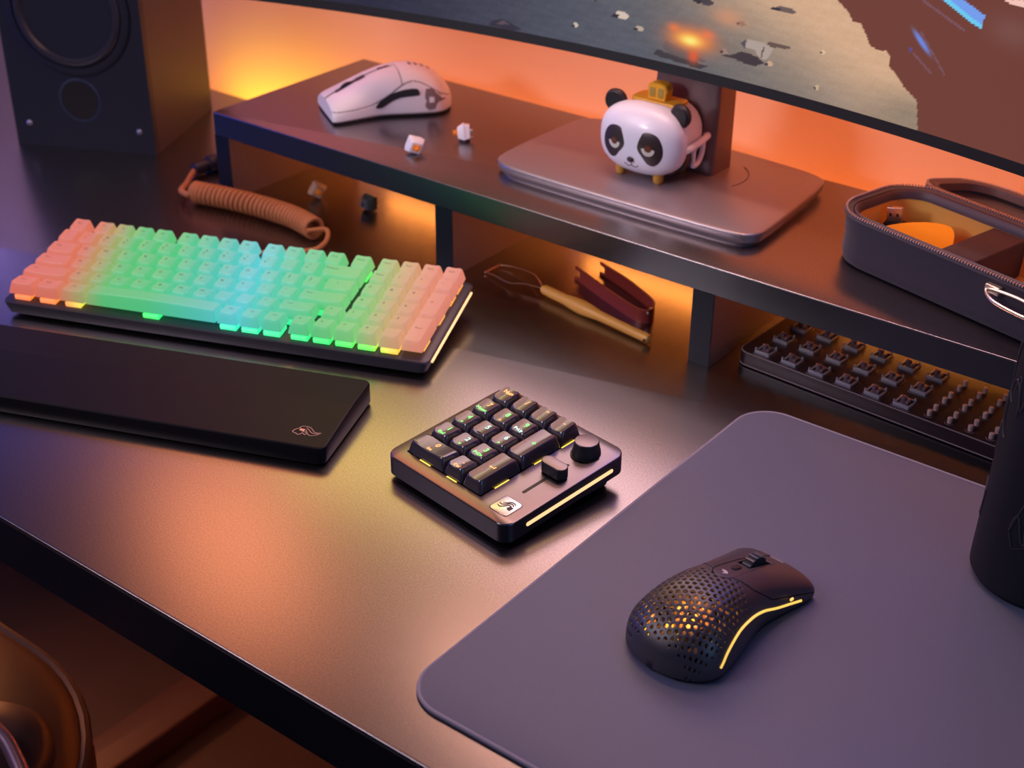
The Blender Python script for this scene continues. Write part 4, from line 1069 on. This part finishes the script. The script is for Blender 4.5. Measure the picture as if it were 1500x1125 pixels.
for a, b in ((sl_(-.6700, .9690), sl_(-.6770, .9715)), (sl_(-.6580, .9900), sl_(-.6645, .9925))):
    ribbon_wall([a, b], .0016, .0095, .0125).obj('jaw_tip', REDM, sp); ribbon_wall([a, b], .0016, .0, .0030).obj('jaw_tip', REDM, sp)
for x, y in ((-.5800, .9395), (-.5815, .9465)):
    m_ = MB().lathe([(.0013, -.0011), (.0013, .0011)], 12, (0, 0, 0), 'y'); m_.xf(Matrix.Translation(Vector(sl_(x, y))+Vector((0, 0, .010)))); m_.obj('rivet', STEEL, sp)

# ================================================================== ZIP CASE
BA = math.radians(-14.5)
bg = thing('zip_case', 'open black zip-up carrying case with yellow lining on the riser', 'case', (-0.4480, 0.9770, RZ), (0, 0, BA))
BWd, BDp, BH = 0.230, 0.0960, 0.0420
bc = (BWd/2, BDp/2)
def brr(i, z, r=.034, n=12): return rr(bc[0], bc[1], BWd-2*i, BDp-2*i, max(.004, r-i), z, n, 6)
MB().loft([brr(.006, 0.0), brr(.0025, .0025), brr(.0012, .010), brr(.0022, .024), brr(.0012, .028), brr(.0015, .036), brr(.0005, .0395), brr(.0015, .0415), brr(.006, .0408), brr(.0072, .034), brr(.0072, .028)], True, False).obj('lower_shell', BAG, bg, 50)
MB().loft([brr(.0070, .0405), brr(.0085, .0415), brr(.0105, .0395), brr(.011, .0345), brr(.0090, .034)], False, False).obj('inner_piping', BAGRIM, bg, 50)
MB().loft([brr(.0088, .0350), brr(.0105, .0340), brr(.0112, .0200), brr(.013, .0060), brr(.020, .0040)], False, True).obj('yellow_lining', LINING, bg, 50)
MB().box(0.092, 0.122, .0105, BDp-.0105, .0042, .0345, .0015).obj('divider', mat('divider_fabric', (.05, .032, .042, 1), .7), bg)
MB().box(0.012, 0.050, .016, BDp-.016, .0045, .0150, .003).obj('padded_insert', mat('insert_foam', (.03, .02, .024, 1), .8), bg)
ring = brr(.0012, .0422, .034, 24)
# zip teeth: the row you could not count, as one piece
tm = MB(); cum = 0
Lr = [Vector(p) for p in ring]; per = []
for i in range(len(Lr)):
    a, b = Lr[i], Lr[(i+1) % len(Lr)]; d = (b-a).length
    while cum < d:
        per.append((a.lerp(b, cum/d), (b-a).normalized())); cum += .0024
    cum -= d
for p, d in per:
    nn_ = Vector((-d.y, d.x, 0)); v = []
    for sa in (-1, 1):
        for sb in (-1, 1):
            for zz in (-.0006, .0008): v.append(p+d*sa*.00060+nn_*sb*.0009+Vector((0, 0, zz)))
    tm.add(v, [(0, 1, 3, 2), (4, 6, 7, 5), (0, 4, 5, 1), (2, 3, 7, 6), (0, 2, 6, 4), (1, 5, 7, 3)])
o = tm.obj('zip_teeth', TOOTH, bg, 0); o['kind'] = 'stuff'
MB().loft([brr(.0001, .0388), brr(-.0006, .0400), brr(.0001, .0412)], False, False).obj('zip_tape', BAG, bg)
# puller
pz = MB(); pz.box(0.150, 0.162, -.0040, .0015, .0300, .0365, .0010); po = pz.obj('zip_slider', BRASS, bg)
MB().tube(catmull([(0.153, -.0055, .0320), (.166, -.0125, .0300), (.196, -.0135, .0290), (.199, -.0065, .0320), (.182, -.0035, .0350), (0.158, -.0040, .0345)], 5, True), .0013, 8, closed=True).obj('pull_tab', BRASS, po)
# lid lying open behind
lid = MB()
lm = Matrix.Translation((0.0, BDp+.0015, .0400)) @ Matrix.Rotation(math.radians(-13), 4, 'X')
def lrr(i, z, r=.034, n=12): return rr(bc[0], bc[1], BWd-2*i, BDp-2*i, max(.004, r-i), z, n, 6)
lid.loft([lrr(.012, -.0180), lrr(.004, -.0150), lrr(.0015, -.009), lrr(.0005, -.001), lrr(.0015, .0008), lrr(.006, .0), lrr(.0075, -.006), lrr(.010, -.012), lrr(.020, -.0135)])
lid.xf(lm); lo_ = lid.obj('lid', BAG, bg, 50)
lp = MB().loft([lrr(.0065, .0002), lrr(.008, .0012), lrr(.0105, 0), lrr(.0110, -.006), lrr(.009, -.0062)], False, False); lp.xf(lm); lp.obj('lid_piping', BAGRIM, lo_, 50)
tm2 = MB(); tm2.v = list(tm.v); tm2.f = list(tm.f); tm2.xf(lm @ Matrix.Translation((0, 0, -.0412))); o = tm2.obj('lid_zip_teeth', TOOTH, lo_, 0); o['kind'] = 'stuff'

def bw(x, y, z): 
    return (bg.location.x+x*math.cos(BA)-y*math.sin(BA), bg.location.y+x*math.sin(BA)+y*math.cos(BA), RZ+z)
# usb plug standing in the case
us = thing('usb_plug', 'silver USB plug standing up inside the yellow-lined case', 'usb plug', bw(0.0240, .0560, .0155), (0, math.radians(-6), math.radians(8)))
MB().box(-.0080, .0080, -.0045, .0045, -.0002, .0075, .001).obj('plug_grip', RUBBER, us)
sh_ = MB().box(-.0060, .0060, -.0023, .0023, .0075, .0195, .0005); so = sh_.obj('metal_shell', STEEL, us)
for x in (-.0028, .0028): MB().box(x-.0009, x+.0009, -.0026, -.0022, .0125, .0150).obj('shell_hole', INK, so)
# yellow folded pocket / cloth wedge
yc_ = thing('yellow_pouch', 'bright yellow rounded pouch flap leaning inside the open case', 'pouch', bw(0.0560, .0420, .0050), (0, 0, BA))
pts_ = smoothpoly([(-.030, -.022), (.006, -.030), (.030, -.020), (.033, -.004), (.016, .026), (.004, .030), (-.028, .002)], 2)
n = len(pts_)
def yp(x, y): return .0195+.10*(-x)*.3+.0035*math.sin((x+.03)*60)+.12*y*.6
R = [[(x, y, yp(x, y)-.0035) for x, y in pts_], [(x, y, yp(x, y)) for x, y in pts_]]
for s in (.8, .55, .3, .05): R.append([(x*s, y*s, yp(x*s, y*s)-.0026*(1-s)) for x, y in pts_])
MB().loft(R).obj('flap', YPAPER, yc_, 60)
MB().box(-.020, .018, -.018, .016, -.0008, .0120, .003).obj('pouch_body', YPAPER, yc_)

# ================================================================== SPEAKER
SA = math.radians(25.5)
SW, SD, SH = 0.160, 0.150, 0.34
spk = thing('bookshelf_speaker', 'dark two-way bookshelf speaker standing left of the riser', 'speaker', (-1.2024, 0.9410, 0), (0, 0, SA))
# local: front face along -x from origin, depth +y
cab = MB(); cab.add([(-SW, .004, 0), (0, .004, 0), (0, SD, 0), (-SW, SD, 0), (-SW, .004, SH), (0, .004, SH), (0, SD, SH), (-SW, SD, SH)], [(3, 2, 1, 0), (4, 5, 6, 7), (1, 2, 6, 5), (2, 3, 7, 6), (3, 0, 4, 7)])
cab.obj('cabinet', SPKSIDE, spk, 0)
def holed(mb, x0, x1, z0, z1, cx, cz, r, y):
    angs = sorted([2*PI*i/64 for i in range(64)]+[math.atan2(z-cz, x-cx) % (2*PI) for x in (x0, x1) for z in (z0, z1)])
    O, I, D = [], [], []
    for a in angs:
        c_, s_ = math.cos(a), math.sin(a); t = min([(x1-cx)/c_ if c_ > 1e-9 else 9, (x0-cx)/c_ if c_ < -1e-9 else 9, (z1-cz)/s_ if s_ > 1e-9 else 9, (z0-cz)/s_ if s_ < -1e-9 else 9])
        O.append((cx+c_*t, y, cz+s_*t)); I.append((cx+c_*r, y, cz+s_*r)); D.append((cx+c_*r, y+.012, cz+s_*r))
    return mb.loft([O, I, D], False, False)
bf = MB(); holed(bf, -SW, 0, 0, .0835, -.0800, .0545, .0215, -.003); holed(bf, -SW, 0, .0835, .2165, -.0800, .150, .0615, -.003); holed(bf, -SW, 0, .2165, SH, -.0800, .262, .030, -.003)
bf.add([(-SW, -.003, 0), (-SW, .006, 0), (-SW, .006, SH), (-SW, -.003, SH)], [(0, 1, 2, 3)]); bf.add([(0, -.003, 0), (0, .006, 0), (0, .006, SH), (0, -.003, SH)], [(3, 2, 1, 0)]); bf.add([(-SW, -.003, SH), (0, -.003, SH), (0, .006, SH), (-SW, .006, SH)], [(0, 1, 2, 3)])
bf.obj('front_baffle', SPK, spk, 0)
def spl(prof, cx, cz, m, name, par=spk, seg=64):
    mb = MB().lathe([(r, -y) for r, y in prof], seg, (0, 0, 0), 'y'); mb.v = [(x+cx, -y, z+cz) for x, y, z in mb.v]
    mb.v = [(x, -y, z) for x, y, z in mb.v]
    return mb.obj(name, m, par, 50)
cx, cz = -.0800, .150
ringm = spl([(.0600, .0028), (.0680, .0030), (.0685, .0050), (.0665, .0062), (.0610, .0064), (.0600, .0045)], cx, cz, SPK, 'woofer_frame')
spl([(.0600, .0030), (.0590, .0060), (.0555, .0085), (.0520, .0078), (.0500, .0040)], cx, cz, SURR, 'surround', ringm)
spl([(.0505, .0042), (.0470, .0030), (.0300, -.0080), (.0200, -.0150)], cx, cz, CONE, 'cone', ringm)
spl([(.0205, -.0150), (.0190, -.0080), (.0120, -.0040), (.0001, -.0030)], cx, cz, SURR, 'dust_cap', ringm)
cz2 = .0545
pr = spl([(.0205, .0030), (.0235, .0034), (.0240, .0026)], cx, cz2, CONE, 'port_ring')
spl([(.0210, .0036), (.0190, .0010), (.0170, -.0100), (.0165, -.0400), (.0001, -.0420)], cx, cz2, INK, 'bass_port')
spl([(.0001, .0060), (.018, .0055), (.030, .0036), (.032, .0030)], cx, .255, SURR, 'tweeter')
for x, z in ((-.143, .0245), (-.0165, .0245), (-.143, SH-.02), (-.0165, SH-.02)):
    spl([(.0001, .0056), (.0022, .0052), (.0034, .0032)], x, z, mat('screw_metal', (.35, .35, .45, 1), .3, .8), 'screw')

# ================================================================== BOTTLE
bt = thing('drink_bottle', 'matte black embossed bottle at the right edge of the mouse pad', 'bottle', (-0.1906, 0.8010, .0028))
H = .30
prof = [(.0380, .0), (.0425, .0012), (.0448, .005), (.0446, .014), (.0440, .03), (.0432, .05), (.0414, .10), (.0398, .15), (.0380, .20), (.0362, .25), (.0355, .285), (.033, .295), (.020, .300), (.0001, .300)]
MB().lathe(prof, 96).obj('body', BOTTLE, bt, 30)
emb = MB(); random.seed(11)
def brad(z): return interp(z, [(z_, r) for r, z_ in prof if z_ > .004])
EMB = mat('embossed_pattern', (.040, .038, .048, 1), .55)
def onb(a, z, o=.0002): r = brad(z)+o; return (r*math.cos(a), r*math.sin(a), z)
for k in range(30):
    a0 = random.uniform(PI*.75, PI*1.75); z0 = random.uniform(.03, .24); s = random.uniform(.010, .022); kind = k % 3
    if kind == 0: P = [(a0+s*18*math.cos(t)/1.0*.9*.6, z0+s*math.sin(t)) for t in [q*PI*1.5/14 for q in range(15)]]
    elif kind == 1: P = [(a0+q*.035, z0+s*.6*math.sin(q*.7)) for q in range(14)]
    else: P = [(a0, z0), (a0+.15, z0+s), (a0+.32, z0+s*.7), (a0+.30, z0-s*.3), (a0+.1, z0-s*.5), (a0, z0)]
    emb.tube([onb(a, min(.27, max(.012, z))) for a, z in P], .0006, 6)
emb.obj('embossed_lines', EMB, bt, 50)
e2 = MB()
for k in range(14):
    a0 = random.uniform(PI*.8, PI*1.7); z0 = random.uniform(.03, .24)
    e2.add([onb(a0+.07*math.cos(t), z0+.009*math.sin(t)*(1+.3*math.sin(3*t)), .0004) for t in [q*2*PI/14 for q in range(14)]], [tuple(range(14))])
e2.obj('dark_inlay', INK, bt, 0)

# ================================================================== CHAIR
ch = thing('leather_chair', 'dark leather armchair pushed near the front left edge of the desk', 'chair', (-1.05, .20, -.73))

def cw(x, y, z): return (x+1.05, y-.20, z+.73)
seat = MB()
def sr(w, h, z, r=.20): return [cw(*p) for p in rr(-.985, .275, w, h, r, z, 12, 3)]
seat.loft([sr(.44, .44, -.375, .17), sr(.50, .50, -.35), sr(.52, .52, -.30), sr(.515, .515, -.268), sr(.48, .48, -.252, .19), sr(.40, .40, -.246, .16), sr(.2, .2, -.244, .09)])
so = seat.obj('seat', CHAIR, ch, 60)
MB().tube([Vector(p)+Vector((0, 0, .004)) for p in sr(.514, .514, -.272)], .005, 8, closed=True).obj('seat_piping', CHAIR, so)
arm = MB()
def ar(w, h, z, r): return [cw(*p) for p in rr(-.745, .275, w, h, r, z-.065, 12, 3)]
arm.loft([ar(.085, .27, -.115, .042), ar(.10, .29, -.10, .05), ar(.10, .29, -.088, .05), ar(.085, .275, -.080, .042), ar(.05, .24, -.078, .025)])
arm.obj('armrest', CHAIR, ch, 60)
MB().tube([cw(-.745, .20, -.16), cw(-.745, .20, -.33)], .016, 14).obj('arm_support', CHROME, ch)
MB().tube(catmull([cw(-.790, .385, -.145), cw(-.735, .378, -.128), cw(-.700, .371, -.128), cw(-.660, .350, -.135), cw(-.640, .30, -.150)], 6), .0055, 12).obj('arm_trim', CHROME, ch)
MB().slab(-.985+1.05, .0-.20+.02, .46, .07, .40, 1.15, .03, .01, .01).obj('backrest', CHAIR, ch)
MB().lathe([(.03, .05), (.03, .30), (.09, .36)], 24, (.065, .075, 0)).obj('post', CHROME, ch)
for k in range(5):
    a = 2*PI*k/5+.3
    MB().tube([(.065, .075, .08), (.065+.26*math.cos(a), .075+.26*math.sin(a), .055)], .017, 10).obj('leg', CHROME, ch)
    MB().lathe([(.0001, -.012), (.026, -.012), (.028, 0), (.026, .012), (.0001, .012)], 20, (.065+.27*math.cos(a), .075+.27*math.sin(a), .028), 'x').obj('caster', RUBBER, ch)

# ================================================================== LIGHT
world = bpy.data.worlds.new('room'); bpy.context.scene.world = world; world.use_nodes = True
bgn = world.node_tree.nodes['Background']; bgn.inputs[0].default_value = (0.16, 0.254, 1.0, 1); bgn.inputs[1].default_value = 0.067
def area(name, loc, target, sx, sy, col, power, spread=180):
    l = bpy.data.lights.new(name, 'AREA'); l.shape = 'RECTANGLE'; l.size = sx; l.size_y = sy; l.color = col; l.energy = power; l.spread = math.radians(spread)
    o = bpy.data.objects.new(name, l); C.objects.link(o); o.location = loc
    o.rotation_euler = (Vector(target)-Vector(loc)).to_track_quat('-Z', 'Y').to_euler()
    return o
# LED strip hidden in the gap behind the desk, washing up the wall
area('desk_led_strip', (-.45, 1.150, -.14), (-.45, 1.20, .10), 1.9, .03, (1, .18, .010), 9.3)
area('corner_led', (-1.27, 1.150, -.06), (-1.27, 1.2, .06), .20, .02, (.8, 1, .06), .18)
# strips under the back of the riser, one per bay
for x, wdt in ((-.905, .22), (-.64, .22), (-.37, .22)):
    area('riser_led_strip', (x, 1.105, .0600), (x, 1.105, -.1), wdt, .012, (1, .35, .055), .18)
# bias light on the back of the monitor
area('monitor_led', (-.45, 1.085, .36), (-.45, 1.2, .20), .8, .20, (1, .17, .005), 1.35)
# pink and purple wash on the wall
area('pink_wash', (-1.32, 1.04, .50), (-1.34, 1.2, .22), .3, .12, (1, .21, .40), .95)
area('purple_wash', (-1.95, 1.02, .50), (-1.95, 1.2, .25), .35, .15, (.50, .34, 1), 1.0)
area('wall_top_wash', (-.62, .98, .95), (-.62, 1.2, .75), .55, .12, (1, .52, .36), 6.0)  # added to light the unseen upper wall that the desk mirrors
# coral, blue and pink lights added out of view to tint desk reflections
area('coral_fill', (-1.44, 1.06, 1.12), (-.70, .48, 0), .24, .34, (1, .32, .13), 1.35)
area('blue_fill', (-1.85, 1.02, .72), (-.95, .50, 0), .40, .50, (.03, .14, 1), .28)
area('pink_fill', (-.45, .80, .78), (-.50, .80, 0), .50, .14, (1, .72, 1), .42)
area('key_soft', (-1.30, -.20, .95), (-.80, .95, .10), .6, .6, (1, .82, .90), 6.5)
area('front_soft', (-1.00, .02, .46), (-.74, 1.0, .13), .22, .16, (.96, .84, 1.0), .46, 50)  # added narrow fill that brightens the panda and white mouse
area('blue_left', (-2.3, .35, .55), (-1.0, .75, 0), .8, .8, (.072, .13, 1.0), 5.2)
area('blue_right', (.65, .35, .55), (-.20, .70, 0), .6, .6, (.28, .55, 1.0), 1.6)
# added warm light below the desk, gives the chair its orange highlight
area('under_desk_fill', (-1.50, .72, -.10), (-1.0, .35, -.27), .2, .2, (1, .30, .10), 6.0)

# ================================================================== CAMERA
cam = bpy.data.cameras.new('camera'); co = bpy.data.objects.new('camera', cam); C.objects.link(co)
cam.sensor_width = 36; cam.lens = 51.7097; cam.clip_start = .01; cam.clip_end = 50
yaw, pitch, roll = math.radians(37.57079), math.radians(29.92686), math.radians(.42368)
Rz = Matrix.Rotation(yaw, 3, 'Z'); Rx = Matrix.Rotation(PI/2-pitch, 3, 'X'); Rr = Matrix.Rotation(roll, 3, 'Z')
co.matrix_world = Matrix.Translation((0, 0, .57217)) @ (Rz @ Rx @ Rr).to_4x4()
bpy.context.scene.camera = co
cam.dof.use_dof = True; cam.dof.aperture_fstop = 9.0
vd = (Rz @ Rx @ Rr) @ Vector((0, 0, -1)); cam.dof.focus_distance = (Vector((-.50, .66, .03))-Vector((0, 0, .57217))).dot(vd)

sc_ = bpy.context.scene
sc_.view_settings.view_transform = 'Standard'; sc_.view_settings.look = 'None'; sc_.view_settings.gamma = 1; sc_.view_settings.exposure = 0
sc_.view_settings.use_curve_mapping = False
sc_.cycles.use_denoising = True
